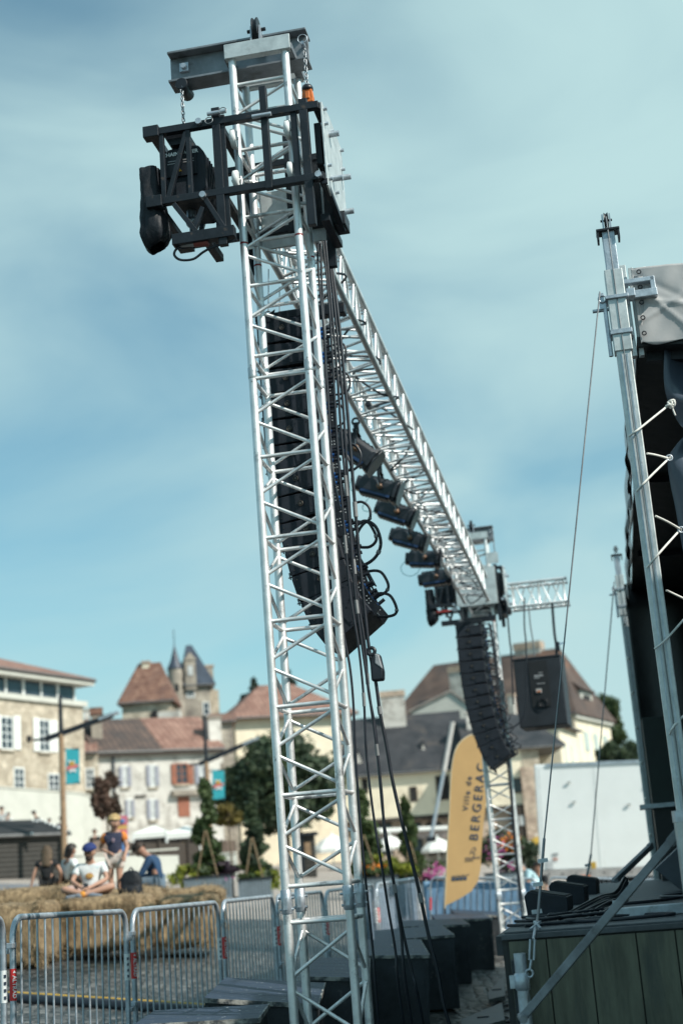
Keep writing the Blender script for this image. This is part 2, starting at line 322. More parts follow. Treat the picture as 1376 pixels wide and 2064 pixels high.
def tower(label, base, zbase, low):
    root=thing('truss_tower', label, 'truss tower', base, -YAW, 'square truss towers')
    mp_=lambda a,b,l: V((a+.02, b+HW, l))
    truss(root, mp_, 1.19, 4.19, [1.22+.49*i for i in range(7)])
    truss(root, mp_, 4.20, 6.30, [4.30+.455*i for i in range(5)])
    truss(root, mp_, low, 1.085, [.35*i+low+.03 for i in range(int((1.03-low)/.35))]+[1.03])
    for a in(-1,1):
        for b in(-1,1):
            c=mp_(a*HW,b*HW,0)
            h=LB(); h.lathe([(.026,1.075),(.031,1.08),(.031,1.20),(.026,1.205)], (c.x,c.y,0), 14)
            h.box((c.x,c.y-.031,1.13),(.022,.012,.06)); h.tube((c.x-.045,c.y,1.16),(c.x+.045,c.y,1.16),.007,n=8); h.tube((c.x-.04,c.y,1.10),(c.x+.04,c.y,1.10),.007,n=8)
            h.build('hinge_joint', galv, root)
            s=LB(); s.lathe([(.0255,4.16),(.0275,4.165),(.0275,4.185),(.0262,4.195),(.0275,4.205),(.0275,4.225),(.0255,4.23)], (c.x,c.y,0), 14)
            s.tube((c.x,c.y-.034,4.24),(c.x,c.y+.034,4.24),.006,n=6); s.tube((c.x,c.y-.034,4.14),(c.x,c.y+.034,4.14),.006,n=6)
            s.build('spigot_joint', alu_dull, root)
            LB().lathe([(.0252,5.03),(.0256,5.032),(.0256,5.04),(.0252,5.042)], (c.x,c.y,0), 14).build('red_mark', mat('red_tape',(.25,.02,.02),.5), root)
            if low<.2:
                LB().box((c.x,c.y,low-.01),(.12,.12,.02)).build('foot_plate', galv, root)
    # head: I-beam sideways over the tower, head channels, rope pulley
    z0,z1=6.295,6.50; sx0,sx1=-.605,.315; tm=.17
    b=LB(); b.box(((sx0+sx1)/2,tm,z1),(sx1-sx0,.15,.016)); b.box(((sx0+sx1)/2,tm,z0),(sx1-sx0,.15,.016)); b.box(((sx0+sx1)/2,tm,(z0+z1)/2),(sx1-sx0,.012,z1-z0-.018))
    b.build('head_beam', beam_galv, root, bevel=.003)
    q=LB(); q.box((-.51,tm-.014,6.41),(.06,.02,.06)); q.tube((-.51,tm-.045,6.41),(-.51,tm+.045,6.41),.018,n=10); q.tube((.285,tm-.06,6.41),(.285,tm+.06,6.41),.013,n=10); q.torus((.29,tm-.07,6.43),.03,.003,Matrix.Rotation(R(90),3,'X')); q.build('bolt', galv, root)
    rl=LB(); rl.lathe([(.038,-.08),(.042,-.075),(.03,0),(.042,.075),(.038,.08)], (-.52,tm,6.26), 14, Matrix.Rotation(R(90),3,'X')); rl.build('chain_guide', steel_dark, root)
    for b_ in(0,1):
        y=-.035 if b_==0 else .38
        h=LB(); h.box((.02,y,6.345),(.425,.012,.10)); h.box((.02,y+(.025 if b_==0 else -.025),6.30),(.42,.04,.012)); h.build('head_plate', galv_pale, root, bevel=.002)
    for sx in(-.175,.215):
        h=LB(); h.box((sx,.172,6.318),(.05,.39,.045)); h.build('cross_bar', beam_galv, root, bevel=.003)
    p=LB(); 
    for x in(-.028,.028): p.prism([(x-.005,.02,6.40),(x-.005,.14,6.40),(x-.005,.115,6.55),(x-.005,.045,6.55)],(.010,0,0))
    p.build('pulley_cheek', galv, root)
    w=LB(); M=Matrix.Rotation(R(90),3,'Y'); w.lathe([(.080,-.018),(.080,-.012),(.066,0),(.080,.012),(.080,.018)], (0,.08,6.535), 24, M); w.tube((-.06,.08,6.535),(.06,.08,6.535),.012,n=10); w.build('pulley_wheel', steel_dark, root)
    return root
tw1=tower('nearer of the two square aluminium truss towers, standing beside the black risers', O, 0, .02)
tw2=tower('farther truss tower behind the yellow feather flag and the far end of the bridge', O+ED*12.95+V((0,0,-.36)), 0, .42)

def sleeve(label, base, rz=-YAW):
    r=thing('lifting_sleeve', label, 'truss sleeve', base, rz, 'black lifting sleeves on the towers')
    tf,tr=-.135,.50; zt,zb=5.805,5.33; c=.02
    def rail(a,b,w=.044,h=.046,nm='rail',m=steel_dark): LB().beam(a,b,w,h).build(nm, m, r, bevel=.003)
    for t in(tf,tr):
        for z in(zt,zb): rail((-.69,t,z),(.40,t,z))
    for s in(-.66,-.24,.385):
        for z in(zt,zb): rail((s,tf,z),(s,tr,z),.045,.045)
    for t in(tf,tr):
        rail((-.245,t,4.98),(-.245,t,5.90),.042,.052,'post'); rail((.305,t,5.02),(.305,t,5.86),.042,.052,'post')
        rail((-.212,t,5.05),(-.212,t,5.85),.016,.04,'post'); rail((.06,t,5.30),(.06,t,5.99),.046,.044,'post'); rail((.240,t,5.32),(.240,t,5.83),.016,.04,'post')
        rail((-.60,t,zb),(-.60,t,zt),.03,.03,'post'); rail((-.43,t,zb),(-.43,t,zt),.03,.03,'post')
        rail((-.58,t,zb),(-.44,t,zt-.03),.03,.03,'strut')
        if t==tr: continue
        rail((-.54,t,zb-.03),(-.40,t,5.08),.045,.03,'strut'); rail((-.34,t,zb-.03),(-.22,t,5.06),.045,.03,'strut'); rail((-.36,t,5.25),(-.44,t,5.08),.035,.03,'strut')
        rail((-.56,t,5.06),(-.17,t,5.06),.06,.07,'foot_rail')
    rail((-.36,tf,5.06),(-.36,.2,5.06),.05,.05,'foot_rail'); rail((.35,.08,5.17),(.35,tr,5.17),.055,.05,'foot_rail')
    rail((.40,tf,5.30),(.42,.3,5.17),.035,.04,'strut')
    for s,z in((-.69,5.805),(-.69,5.33)):
        for t in(tf,tr):
            e=LB(); e.box((s+.03,t,z),(.10,.075,.075)); e.build('rail_end', steel_dark, r, bevel=.004)
    for s,z in((-.23,5.85),(.05,5.78)): LB().tube((s-.06,tf-.04,z),(s+.06,tf-.04,z),.013,n=10).build('pin', galv, r)
    for s,z in((-.35,5.815),(-.35,5.32),(.37,5.33)): LB().tube((s,tf-.045,z),(s,tf,z),.020,n=12).build('pin', galv, r)
    for s,z in((-.19,5.85),(-.28,5.80)): LB().torus((s,tf-.05,z),.024,.003,Matrix.Rotation(R(80),3,'X')).build('ring_clip', wire, r)
    for s in(-.152,.192):
        for z in(5.70,5.42):
            for t in(-.088,.435):
                w=LB(); w.lathe([(.055,-.017),(.062,-.012),(.062,.012),(.055,.017)], (s if s<0 else s, t, z), 20, Matrix.Rotation(R(90),3,'Y')); w.tube((s-.03,t,z),(s+.03,t,z),.01,n=8); w.build('roller', white_pl, r)
    for z in(5.60,):
        a=LB(); a.tube((.20,.03,5.45),(.20,.03,5.78),.022,n=12); a.tube((-.155,.0,5.45),(-.155,.0,5.78),.020,n=12); a.build('guide_tube', galv, r)
    p=LB(); x=.408
    p.prism([(x,-.13,5.27),(x,-.13,5.83),(x,.10,5.86),(x,.50,5.84),(x,.50,5.26),(x,.18,5.20)],(.012,0,0)); p.build('side_plate', galv_pale, r, bevel=.002)
    for t,z in((-.09,5.80),(-.09,5.70),(.12,5.76),(.45,5.80),(.44,5.66),(.12,5.34),(-.09,5.42),(-.09,5.33),(.44,5.36),(.44,5.28)): LB().tube((x-.01,t,z),(x+.035,t,z),.012,n=8).build('bolt', galv, r)
    for t,z in((.05,5.70),(.40,5.58),(.05,5.40),(.40,5.34)): LB().tube((x,t,z),(x+.075,t,z),.019,n=12).build('locking_pin', galv, r)
    k=LB(); k.box((.10,tr+.012,5.42),(.50,.012,.40)); k.build('bridge_plate', galv_pale, r, bevel=.002)
    for c_,d_ in (((.40,.30,5.22),(.10,.16,.09)),((.365,.1,5.60),(.04,.3,.28)),((.13,.46,5.62),(.10,.03,.40))): LB().box(c_,d_).build('motor_bracket', steel_dark, r, bevel=.004)
    k=LB(); k.prism([(-.60,-.09,5.80),(-.44,-.09,5.80),(-.46,-.09,5.73),(-.56,-.09,5.73)],(0,.5,0)); k.build('hoist_shelf', steel_dark, r)
    return r
sl1=sleeve('black steel sleeve with galvanised side plate round the nearer tower', O)
sl2=sleeve('black steel sleeve round the farther truss tower, below its head', O+ED*12.95+V((0,0,-.36)))

LB().box((.0,-.185,5.55),(.60,.012,.56)).build('bridge_plate', galv_pale, sl2, bevel=.003); LB().box((.29,-.185,5.95),(.16,.010,.16)).build('upper_plate', galv_pale, sl2)
def chain(name, label, s, t, z0, z1, base, grp):
    r=thing(name, label, 'chain', base+EP*s+ED*t+V((0,0,z0)), -YAW, grp)
    m=LB(); n=int((z1-z0)/.026); 
    for i in range(n):
        m.torus((0,0,.013+i*.026),.012,.0042,Matrix.Rotation(R(45+90*(i%2)),3,'Z')@Matrix.Rotation(R(90),3,'X')@Matrix.Diagonal((.8,1.35,1)),12,5)
    m.build('links', chainm, r); return r
chain('hoist_chain','zinc chain on the left of the nearer tower, from beam to chain hoist',-.52,.1,5.78,6.27,O,'hoist chains')
chain('hoist_chain','zinc chain right of the nearer tower, ending at the orange hook',.315,.0,6.035,6.31,O,'hoist chains')
O2=O+ED*12.95+V((0,0,-.36))
chain('hoist_chain','far zinc chain beside the farther tower, above its orange hook',.315,.0,6.035,6.31,O2,'hoist chains')
def hook(label, base):
    r=thing('chain_hook', label, 'hook', base+EP*.315+ED*.0+V((0,0,5.91)), -YAW, 'orange hook blocks')
    b=LB(); b.prism([(-.033,-.02,.0),(.033,-.02,.0),(.037,-.02,.03),(.03,-.02,.088),(-.03,-.02,.088),(-.037,-.02,.03)],(0,.045,0)); b.box((0,-.024,.045),(.03,.01,.05)); b.build('hook_body', orange_p, r, bevel=.006)
    t=LB(); t.lathe([(.025,.085),(.036,.09),(.036,.105),(.03,.12),(.018,.125)],(0,.002,0),14); t.build('rubber_cap', rubber, r)
    return r
hook('orange hook block hanging on the chain at the top right of the nearer tower', O)
hook('small orange hook block high on the farther tower, below its pale head', O2)
def hoist(label, base, words=True):
    r=thing('chain_hoist', label, 'chain hoist', base+EP*(-.50)+V((0,0,5.36)), -YAW, 'black chain hoists')
    b=LB(); b.prism([(-.13,-.07,.08),(-.09,-.07,.02),(.09,-.07,.0),(.15,-.07,.06),(.15,-.07,.30),(.11,-.07,.36),(-.08,-.07,.36),(-.13,-.07,.31)],(0,.40,0)); b.build('motor_body', cab_black, r, bevel=.015)
    lb=LB(); lb.box((-.0,-.082,.24),(.20,.008,.17)); lb.build('name_plate', steel_dark, r)
    text('lettering','CHAINMASTER',.034,white_p,r,frame((0,-.089,.305),(1,0,0),(0,0,1)),bold=.001)
    tr=LB(); tr.prism([(-.025,-.088,.185),(.005,-.088,.185),(-.01,-.088,.21)],(0,.004,0)); tr.build('warning_triangle', mat('warning_yellow',(.75,.42,.03),.5), r)
    for k in range(4): LB().box((-.045-.005*k if k<2 else .05,-.087,.26-.017*(k%2)),(.07,.002,.006)).build('small_print', mat('grey_print',(.32,.33,.34),.5), r)
    hk=LB(); hk.tube((.0,.1,0),(.0,.1,-.05),.03,n=12); hk.ball((0,.1,-.075),.04); hk.tube((0,.1,-.09),(0,.1,-.17),.018,n=10); hk.build('suspension_hook', chainm, r)
    cf=LB(); 
    for k in range(7): cf.box((.152,.0+.04*k,.18),(.012,.012,.22))
    cf.build('cooling_fins', cab_black, r)
    return r
hoist('black chain hoist inside the left bay of the nearer sleeve', O)
hoist('far black chain hoist inside the left bay of the farther sleeve', O2)
def chainbag(label, base):
    r=thing('chain_bag', label, 'chain bag', base+EP*(-.69)+ED*(-.04)+V((0,0,5.08)), -YAW, 'chain bags under the hoists')
    def f(u,v):
        a=u*2*math.pi; z=v*.52; w=(.062+.030*(1-v)**1.5)*(1+.05*math.sin(5*a+7*v)+.035*math.sin(9*a-11*v)+.025*math.sin(14*a+23*v)); sg=lambda q: math.copysign(abs(q)**.62,q)
        if v<.16: w*= .45+.55*(v/.16)**.5
        return V((w*sg(math.cos(a))*.98-.02*v, w*sg(math.sin(a))*1.25, z+.03*(1-v)*math.cos(a)))
    LB().grid(f,36,22).build('bag', bagm, r, solid=.004)
    LB().torus((-.02,0,.50),.055,.006).build('rim', steel_dark, r)
    return r
chainbag('sagging black chain bag on the left end of the nearer sleeve', O)
chainbag('far black chain bag hanging left of the farther sleeve', O2)
rs=LB(); 
tg=thing('ratchet_strap','red strap across the chain bay left of the farther tower','strap',O2+EP*(-.48)+ED*(-.16)+V((0,0,5.24)),-YAW)
LB().box((0,0,0),(.26,.02,.022)).build('webbing', mat('dull_red_webbing',(.40,.04,.035),.6), tg); LB().box((.14,-.012,.004),(.07,.03,.06)).build('buckle', chainm, tg, bevel=.004)

# bridge truss: bottom face droops a little to the far end
tb=thing('bridge_truss','long horizontal aluminium truss spanning between the two towers','truss',O+ED*.5+V((.02*EP.x,.02*EP.y,5.27)),-YAW)
BL=11.9; sl=-.031
bm_=lambda a,b,l: V((a+.0, l, b+HW+sl*l))
truss(tb, bm_, .03, BL, [.1+.49*i for i in range(24)], lim=98, first=1, rr=.0125, dr=.011)
for l in (2.98,5.92,8.86):
    for a in(-1,1):
        for b in(-1,1): LB().tube(bm_(a*HW,b*HW,l-.03), bm_(a*HW,b*HW,l+.03), .028, n=12).build('spigot_joint', alu_dull, tb)
# outrigger truss on the right of the far sleeve
to=thing('outrigger_truss','short horizontal aluminium truss sticking out right of the farther tower','truss',O2+EP*.46+ED*.17+V((0,0,5.22)),-YAW)
truss(to, lambda a,b,l: V((l,a,b+HW)), 0, .83, [.05,.43,.80], cr=.022)
for a in(-1,1):
    for b in(-1,1): LB().tube((.83,a*HW,b*HW+HW),(.86,a*HW,b*HW+HW),.028,n=12).build('end_coupler', alu_dull, to)
# ------------------------------------------------------------------ line arrays
CH, CDEP, CW = .176, .355, .52
def cabinet(arr, s, z, tilt, last=False):
    c=bpy.data.objects.new('cabinet', None); 
    # trapezoid body, front face towards -x, body hangs below its front top corner
    a=R(tilt); M=Matrix.Rotation(a,3,'Y').inverted() if False else Matrix.Rotation(-a,3,'Y')
    def T(x,y,zz): return M@V((x,y,zz))+V((s,0,z))
    def b_(nm,poly,y0,y1,m,bev=.004):
        mb=LB(); mb.prism([T(x,y0,zz) for x,zz in poly],T(0,y1-y0,0)-T(0,0,0)); return mb
    h=CH-.006
    body=b_('cabinet',[(0,0),(CDEP,-.012),(CDEP,-h+.012),(0,-h)],0,CW,cab_black).build('cabinet', cab_black, arr, bevel=.006)
    def sub(mb,nm,m,bev=0): 
        o=mb.build(nm,m,body,bevel=bev); return o
    gr=LB(); gr.prism([T(-.006,.02,-.012),T(-.006,CW-.02,-.012),T(-.006,CW-.02,-h+.012),T(-.006,.02,-h+.012)], T(.006,0,0)-T(0,0,0)); sub(gr,'grille',grille)
    for y in(-.005,CW):
        rg=LB(); rg.prism([T(CDEP*.52,y,-.022),T(CDEP-.01,y,-.022),T(CDEP-.01,y,-h+.022),T(CDEP*.56,y,-h+.022)],T(0,.005,0)-T(0,0,0))
        for x in(.215,.25,.29,.325):
            for zz in(-.04,-h+.04): rg.tube(T(x,y-.004,zz),T(x,y+.009,zz),.005,n=6)
        sub(rg,'rigging_plate',cab_black)
        ft=LB()
        for zz in(-.03,-h/2,-h+.03): ft.tube(T(.03,y-.004,zz),T(.03,y+.008,zz),.004,n=6)
        ft.tube(T(.17,y-.004,-.075),T(.17,y+.008,-.075),.009,n=10); ft.torus(T(.17,y-.004 if y<0 else y+.008,-.075),.016,.003,M@Matrix.Rotation(R(90),3,'X'),12,4); sub(ft,'fixings',mat('dark_bolt',(.09,.08,.07),.4,.6))
    # front latch
    la=LB(); la.tube(T(-.012,.03,-h-.014),T(-.012,.03,-h+.03),.006,n=6); la.torus(T(-.012,.03,-h),.012,.003,M,10,4); sub(la,'latch',chainm)
    rp_=LB(); rp_.prism([T(CDEP+.003,.12,-.03),T(CDEP+.003,CW-.12,-.03),T(CDEP+.003,CW-.12,-h+.03),T(CDEP+.003,.12,-h+.03)],T(.004,0,0)-T(0,0,0)); sub(rp_,'rear_panel',plate_silver)
    for y in(.09,CW-.09):
        rb=LB(); rb.prism([T(CDEP-.01,y-.022,.008),T(CDEP+.05,y-.022,-.01),T(CDEP+.05,y-.022,-h+.01),T(CDEP-.01,y-.022,-h-.008)],T(0,.03,0)-T(0,0,0)); sub(rb,'rear_rigging_bar',steel_dark)
        hl=LB(); 
        for k in range(6): hl.tube(T(CDEP+.012+.018*(k%2),y-.024,-.05-.022*(k//2)),T(CDEP+.012+.018*(k%2),y-.0215,-.05-.022*(k//2)),.0045,n=6)
        sub(hl,'pin_holes',mat('bright_holes',(.35,.40,.42),.6))
    for y,zz in((.17,-.055),(.24,-.055),(.17,-.115)):
        cn=LB(); cn.tube(T(CDEP,y,zz),T(CDEP+.05,y,zz),.013,n=10); sub(cn,'connector',conn_blue)
        cn=LB(); cn.tube(T(CDEP+.05,y,zz),T(CDEP+.10,y,zz),.012,n=10); sub(cn,'cable_plug',rubber)
    # return next front top corner
    return V((s,0,z))+M@V((0,0,-CH)), T(CDEP,0,-h/2)
def array(label, base, s0, z0, tilts, tt):
    r=thing('line_array', label, 'line array', base+ED*tt+V((0,0,0)), -YAW, 'black line arrays')
    s,z=s0,z0; rear=[]
    for i,t in enumerate(tilts):
        n,rr=cabinet(r,s,z,t); s,z=n.x,n.z; rear.append(rr)
    t=R(tilts[-1]); M=Matrix.Rotation(-t,3,'Y')
    e=LB(); q=V((s,.03,z)); 
    e.prism([q+M@V(p) for p in((.02,0,.0),(.05,0,.0),(.055,0,-.06),(.045,0,-.075),(.03,0,-.075),(.02,0,-.06))],(0,.012,0)); e.build('end_lug', steel_dark, r)
    # top bumper: frame and long pick-up bar
    b=LB(); 
    for y in(.05,CW-.09): b.box((s0+.18,y+.02,z0+.035),(.40,.05,.05))
    b.box((s0+.03,CW/2,z0+.035),(.05,CW-.1,.045)); b.box((s0+.33,CW/2,z0+.035),(.05,CW-.1,.045)); b.build('bumper_frame', steel_dark, r, bevel=.004)
    b=LB(); b.box((s0+.33,.26,z0+.10),(.46,.08,.075)); b.prism([(s0+.46,.25,z0+.13),(s0+.52,.25,z0+.13),(s0+.515,.25,z0+.185),(s0+.49,.25,z0+.20),(s0+.465,.25,z0+.185)],(0,.02,0)); b.build('pickup_bar', steel_dark, r, bevel=.006)
    for y in(-.005,CW-.01):
        sp=LB(); sp.prism([(s0-.01,y,z0-.02),(s0+.13,y,z0+.06),(s0+.10,y,z0-.02)],(0,.012,0)); sp.build('bumper_gusset', steel_dark, r)
    w=LB()
    for x,y in((.06,.10),(.06,.42),(.30,.26)):
        w.tube((s0+x,y,z0+.05),(s0+x*.4+.06,y,5.25),.0035,n=6); w.torus((s0+x,y,z0+.075),.022,.005,Matrix.Rotation(R(90),3,'X'),12,5)
    w.build('hanging_wire', wire, r)
    return r, rear
arr1,rear1=array('large curved black line array hanging behind the nearer tower', O, -.285, 4.85, [0,0,0,0,1,3,6,8,9,11,15,22,34], .78)
arr2,rear2=array('smaller-looking black line array hanging in front of the farther tower', O2, -.31, 4.93, [0,0,0,1,3,5,7,9,11,15,20,29], -.62)

# ------------------------------------------------------------------ cables of the near array and the tower
def cable(name, label, pts, r, m=rubber, cat_='cable', grp=None, k=8, tapes=()):
    P=cat(pts,k); root=thing(name, label, cat_, P[-1], 0, grp)
    MB().path(P,r,8).build('cord', m, root)
    for f in tapes:
        i=int(f*(len(P)-3)); MB().path(P[i:i+3],r*1.35,8).build('tape_wrap', tape, root)
    return root
def pl(px, t): return [ (lambda q: O+EP*q.x+ED*q.y+V((0,0,q.z)))(loc(x,y,t)) for x,y in px]
G1='cables hanging beside the nearer tower'
# down-runs, traced where they hang in the rig frame
cable('power_cable','thin black cable hanging nearest the right chords of the tower', pl([(645,470),(648,560),(655,700),(664,860),(672,1010),(683,1140),(692,1270),(705,1345),(712,1420),(716,1520),(726,1660),(737,1780),(750,1905),(757,1990)], .62)+[V((-.02,8.7,-.1))], .0075, grp=G1, tapes=(.12,))
cable('power_cable','second black cable from the tower, swaying out to the right below the array', pl([(650,480),(662,600),(672,760),(680,900),(693,1060),(706,1200),(722,1300),(733,1410),(738,1520),(752,1640),(768,1740),(782,1830),(797,1920),(803,1990)], .64)+[V((.16,8.75,-.1))], .0075, grp=G1, tapes=(.3,.5))
cable('power_cable','black cable with grey tape in the middle of the hanging bundle', pl([(655,480),(668,620),(680,760),(688,880),(703,1040),(714,1180),(728,1290),(744,1400),(758,1500),(768,1590),(775,1680),(784,1735),(797,1800),(808,1880),(818,1990)], .66)+[V((.22,8.75,-.1))], .0085, grp=G1, tapes=(.24,.36,.55,.8))
cable('power_cable','black cable twisted round the middle of the hanging bundle', pl([(660,490),(676,640),(690,800),(699,940),(708,1080),(720,1200),(735,1300),(742,1390),(756,1470),(764,1560),(774,1660),(790,1760),(808,1860),(830,1960),(842,2010)], .68)+[V((.3,8.8,-.1))], .0085, grp=G1, tapes=(.3,.45))
cable('power_cable','thick black cable hanging farthest right, reaching the ground by the stage', pl([(664,500),(684,660),(700,830),(712,980),(722,1100),(734,1220),(744,1310),(757,1375),(766,1440),(778,1500),(790,1570),(808,1650),(828,1730),(845,1800),(862,1880),(882,1960),(905,2064)], .70)+[V((.55,8.6,-.12))], .0105, grp=G1, tapes=(.2,.47,.78))
cable('power_cable','short black cable running only from the sleeve to the top of the array', pl([(640,470),(641,540),(648,620),(655,700),(655,790),(660,900),(668,1000),(680,1100)], .60), .0075, grp=G1)
cable('signal_cable','pale grey-blue cable arcing from the sleeve to the bridge chord', pl([(652,470),(662,500),(667,540),(662,570),(648,590),(636,600)], .75), .006, mat('pale_blue_cable',(.22,.30,.36),.5), grp=G1)
plug=thing('cable_junction','black junction box dangling on a cable just below the array','junction box',pl([(757,1345)],.70)[0],-YAW)
LB().prism([(-.03,-.03,-.085),(.045,-.03,-.085),(.05,-.03,-.03),(.035,-.03,.075),(.0,-.03,.085),(-.03,-.03,.04)],(0,.07,0)).build('housing', rubber, plug, bevel=.012)
LB().prism([(.0,-.034,.02),(.047,-.034,-.02),(.03,-.034,.07),(.005,-.034,.08)],(0,.078,0)).build('grey_cover', mat('grey_plastic',(.30,.32,.34),.5), plug, bevel=.006)
LB().torus((-.02,0,.10),.022,.012,Matrix.Rotation(R(90),3,'X'),14,8).build('cable_gland', rubber, plug)
LOOPS=[('top small cable loop behind the array, beside the pick-up bar',[(655,700),(690,693),(697,715),(690,735),(668,745),(655,742)],.0075),
 ('second cable loop behind the array, in line with the tower joint',[(655,752),(680,748),(700,755),(705,775),(695,792),(660,797)],.0075),
 ('small loop of cable behind the array at the height of the first lamp',[(670,905),(705,895),(722,905),(727,925),(715,945),(680,950)],.009),
 ('cable loop left of the second stage lamp',[(712,1014),(730,1012),(744,1024),(745,1045),(733,1052),(716,1050)],.009),
 ('large round cable loop crossing behind two others below the lamps',[(714,1062),(735,1050),(757,1062),(767,1095),(757,1122),(735,1138),(715,1137)],.011),
 ('inner loop of cable tucked inside the large round one',[(720,1105),(720,1075),(738,1052),(752,1068),(758,1088),(745,1102),(722,1103)],.010),
 ('cable loop with a grey tape end in the middle of the lowest three loops',[(722,1165),(742,1152),(765,1152),(778,1168),(782,1185),(770,1198),(745,1205),(735,1215)],.0095),
 ('lowest cable loop, plugged into the bottom cabinet of the array',[(740,1203),(765,1196),(785,1200),(797,1220),(798,1235),(785,1242),(752,1244)],.0095)]
for i,(lb,px,rr) in enumerate(LOOPS): cable('cable_loop', lb, pl(px,1.05), rr, grp='cable loops behind the nearer array', k=8, tapes=(.62,) if i>2 else ())
wg=thing('wing_plate','black splitter cable end sticking out beside the large loop','cable',pl([(745,1180)],1.05)[0],-YAW)
MB().path(pl([(722,1120),(735,1145),(748,1170),(758,1182)],1.05),.012,8,rads=[.008,.014,.014,.004]).build('splitter', rubber, wg)
MB().path(cat(pl([(740,1150),(748,1180),(757,1195),(760,1200)],1.05)),.006,8).build('tail', rubber, wg)
cable('motor_cable','black power lead looping below the foot of the nearer sleeve', pl([(372,492),(355,503),(352,515),(365,524),(390,522),(410,508),(430,498),(478,483)],-.12), .008)
mp2=thing('motor_plug','grey and red power plug strapped under the nearer sleeve','plug',pl([(392,490)],-.12)[0],-YAW)
LB().tube((-.09,0,.01),(.0,0,0),.022,n=12).build('grey_half', mat('grey_plastic2',(.30,.31,.32),.5), mp2); LB().tube((.0,0,0),(.09,0,-.01),.024,n=12).build('red_half', mat('dull_red_plastic',(.22,.05,.04),.5), mp2)
# cables of the far array and the far tower
G2='cables at the farther tower'
fpl=lambda px,t: pl(px,t)
for i,(lb,px,rr) in enumerate([
 ('dark cable wound down the right side of the farther tower',[(985,1255),(992,1300),(1003,1400),(1015,1480),(1022,1540),(1030,1620),(1036,1700),(1044,1780),(1052,1850)],.012),
 ('second dark cable right of the farther tower, slightly apart',[(988,1260),(1000,1340),(1012,1440),(1026,1540),(1034,1640),(1042,1740),(1056,1840)],.010)]):
    cable('power_cable', lb, pl(px,12.6), rr, grp=G2)
for i,(lb,px) in enumerate([
 ('lowest loop of cable sticking out right of the farther array',[(1012,1512),(1024,1505),(1036,1508),(1042,1518),(1032,1524),(1016,1520)]),
 ('upper loop of cable right of the farther array, above the lowest one',[(1008,1482),(1022,1478),(1031,1488),(1026,1502),(1012,1505)]),
 ('loop of cable beside the middle of the farther array',[(1000,1420),(1014,1424),(1019,1445),(1010,1458),(1002,1450)])]):
    cable('cable_loop', lb, pl(px,12.5), .010, grp='cable loops at the farther array')
cg=LB()
cr_=thing('array_jumpers','row of short black jumper cables between the cabinets of the farther array','cables',O2+ED*(-.62),-YAW)
for i in range(len(rear2)-1):
    a,b=rear2[i],rear2[i+1]; cg=LB(); cg.path(cat([a+V((.08,.2,.02)),a+V((.17,.2,-.02)),(a+b)/2+V((.20,.2,0)),b+V((.15,.2,.03)),b+V((.08,.2,0))],5),.008,6); cg.build('jumper', rubber, cr_)
cj=thing('array_jumpers','row of short black jumper cables between the upper cabinets of the nearer array','cables',O+ED*.78,-YAW)
for i in range(0,6):
    a,b=rear1[i],rear1[i+1]; cg=LB(); cg.path(cat([a+V((.08,.17,.03)),a+V((.14,.16,-.0)),(a+b)/2+V((.155,.16,0)),b+V((.14,.16,.05)),b+V((.08,.17,.03))],5),.0075,6); cg.build('jumper', rubber, cj)

# ------------------------------------------------------------------ stage lamps on the bridge
lampm = mat('lamp_black_enamel', (.020,.024,.031), .38, 0, .25, 8, .1, 80)
knobm = mat('brown_knob', (.22,.12,.07), .5)
def spot_proto(label):
    r=thing('stage_lamp', label, 'stage lamp', (0,0,0), 0, 'stage lamps under the bridge')
    # body along local x: lens at +x, lamp house at -x; origin at the yoke pivot
    L_=.21
    def oct(w,h): return [(-w,-h*.6),(-w*.7,-h),(w*.7,-h),(w,-h*.6),(w,h*.6),(w*.7,h),(-w*.7,h),(-w,h*.6)]
    def ring(x0,x1,w,h,m,nm,bev=.004):
        b=LB(); b.prism([(x0,y,z) for y,z in oct(w,h)],(x1-x0,0,0)); b.build(nm,m,r,bevel=bev)
    ring(-.24,.16,.105,.11,lampm,'lamp_house',.01)
    ring(-.30,-.24,.085,.085,lampm,'rear_cap')
    ring(.16,.20,.125,.13,lampm,'front_ring')
    ring(.22,.235,.135,.14,lampm,'colour_frame')
    for zz_,w_,n_ in ((-.115,.16,9),(.115,.12,7)):
        fin=LB(); fin.box((-.06,0,zz_*.98),(.34,w_,.012))
        for k in range(n_): fin.box((-.20+.30*k/(n_-1),0,zz_),(.012,w_,.022))
        fin.build('vent_fins', lampm, r)
    for y_ in (-.108,.108): LB().box((-.04,y_,-.085),(.36,.02,.03)).build('side_rib', mat('navy_enamel',(.02,.05,.13),.35), r)
    ln=LB(); ln.lathe([(.085,0),(.08,.012),(.05,.026),(.001,.032)],(.20,0,0),16,Matrix.Rotation(R(90),3,'Y')); ln.build('lens', mat('lens_glass',(.10,.13,.15),.1), r)
    yk=LB(); 
    for y in(-.135,.135): yk.beam((0,y,0),(0,y,.20),.035,.012,(0,1,0))
    yk.box((0,0,.205),(.04,.282,.012)); yk.build('yoke', steel_dark, r)
    cl_=LB(); cl_.box((0,0,.26),(.05,.05,.10)); cl_.torus((0,0,.325),.036,.012,Matrix.Rotation(R(90),3,'X'),14,6); cl_.build('clamp', steel_dark, r, bevel=0)
    for y in(-.15,.15):
        k=LB(); k.lathe([(.034,-.012),(.034,.012),(.016,.014),(.016,.028)],(0,y,0),16,Matrix.Rotation(R(90 if y<0 else -90),3,'X')); k.build('knob', knobm, r)
        k=LB(); k.beam((-.0,y*1.16,.0),(-.05,y*1.16,.07),.012,.008); k.build('lever', chainm, r)
    return r
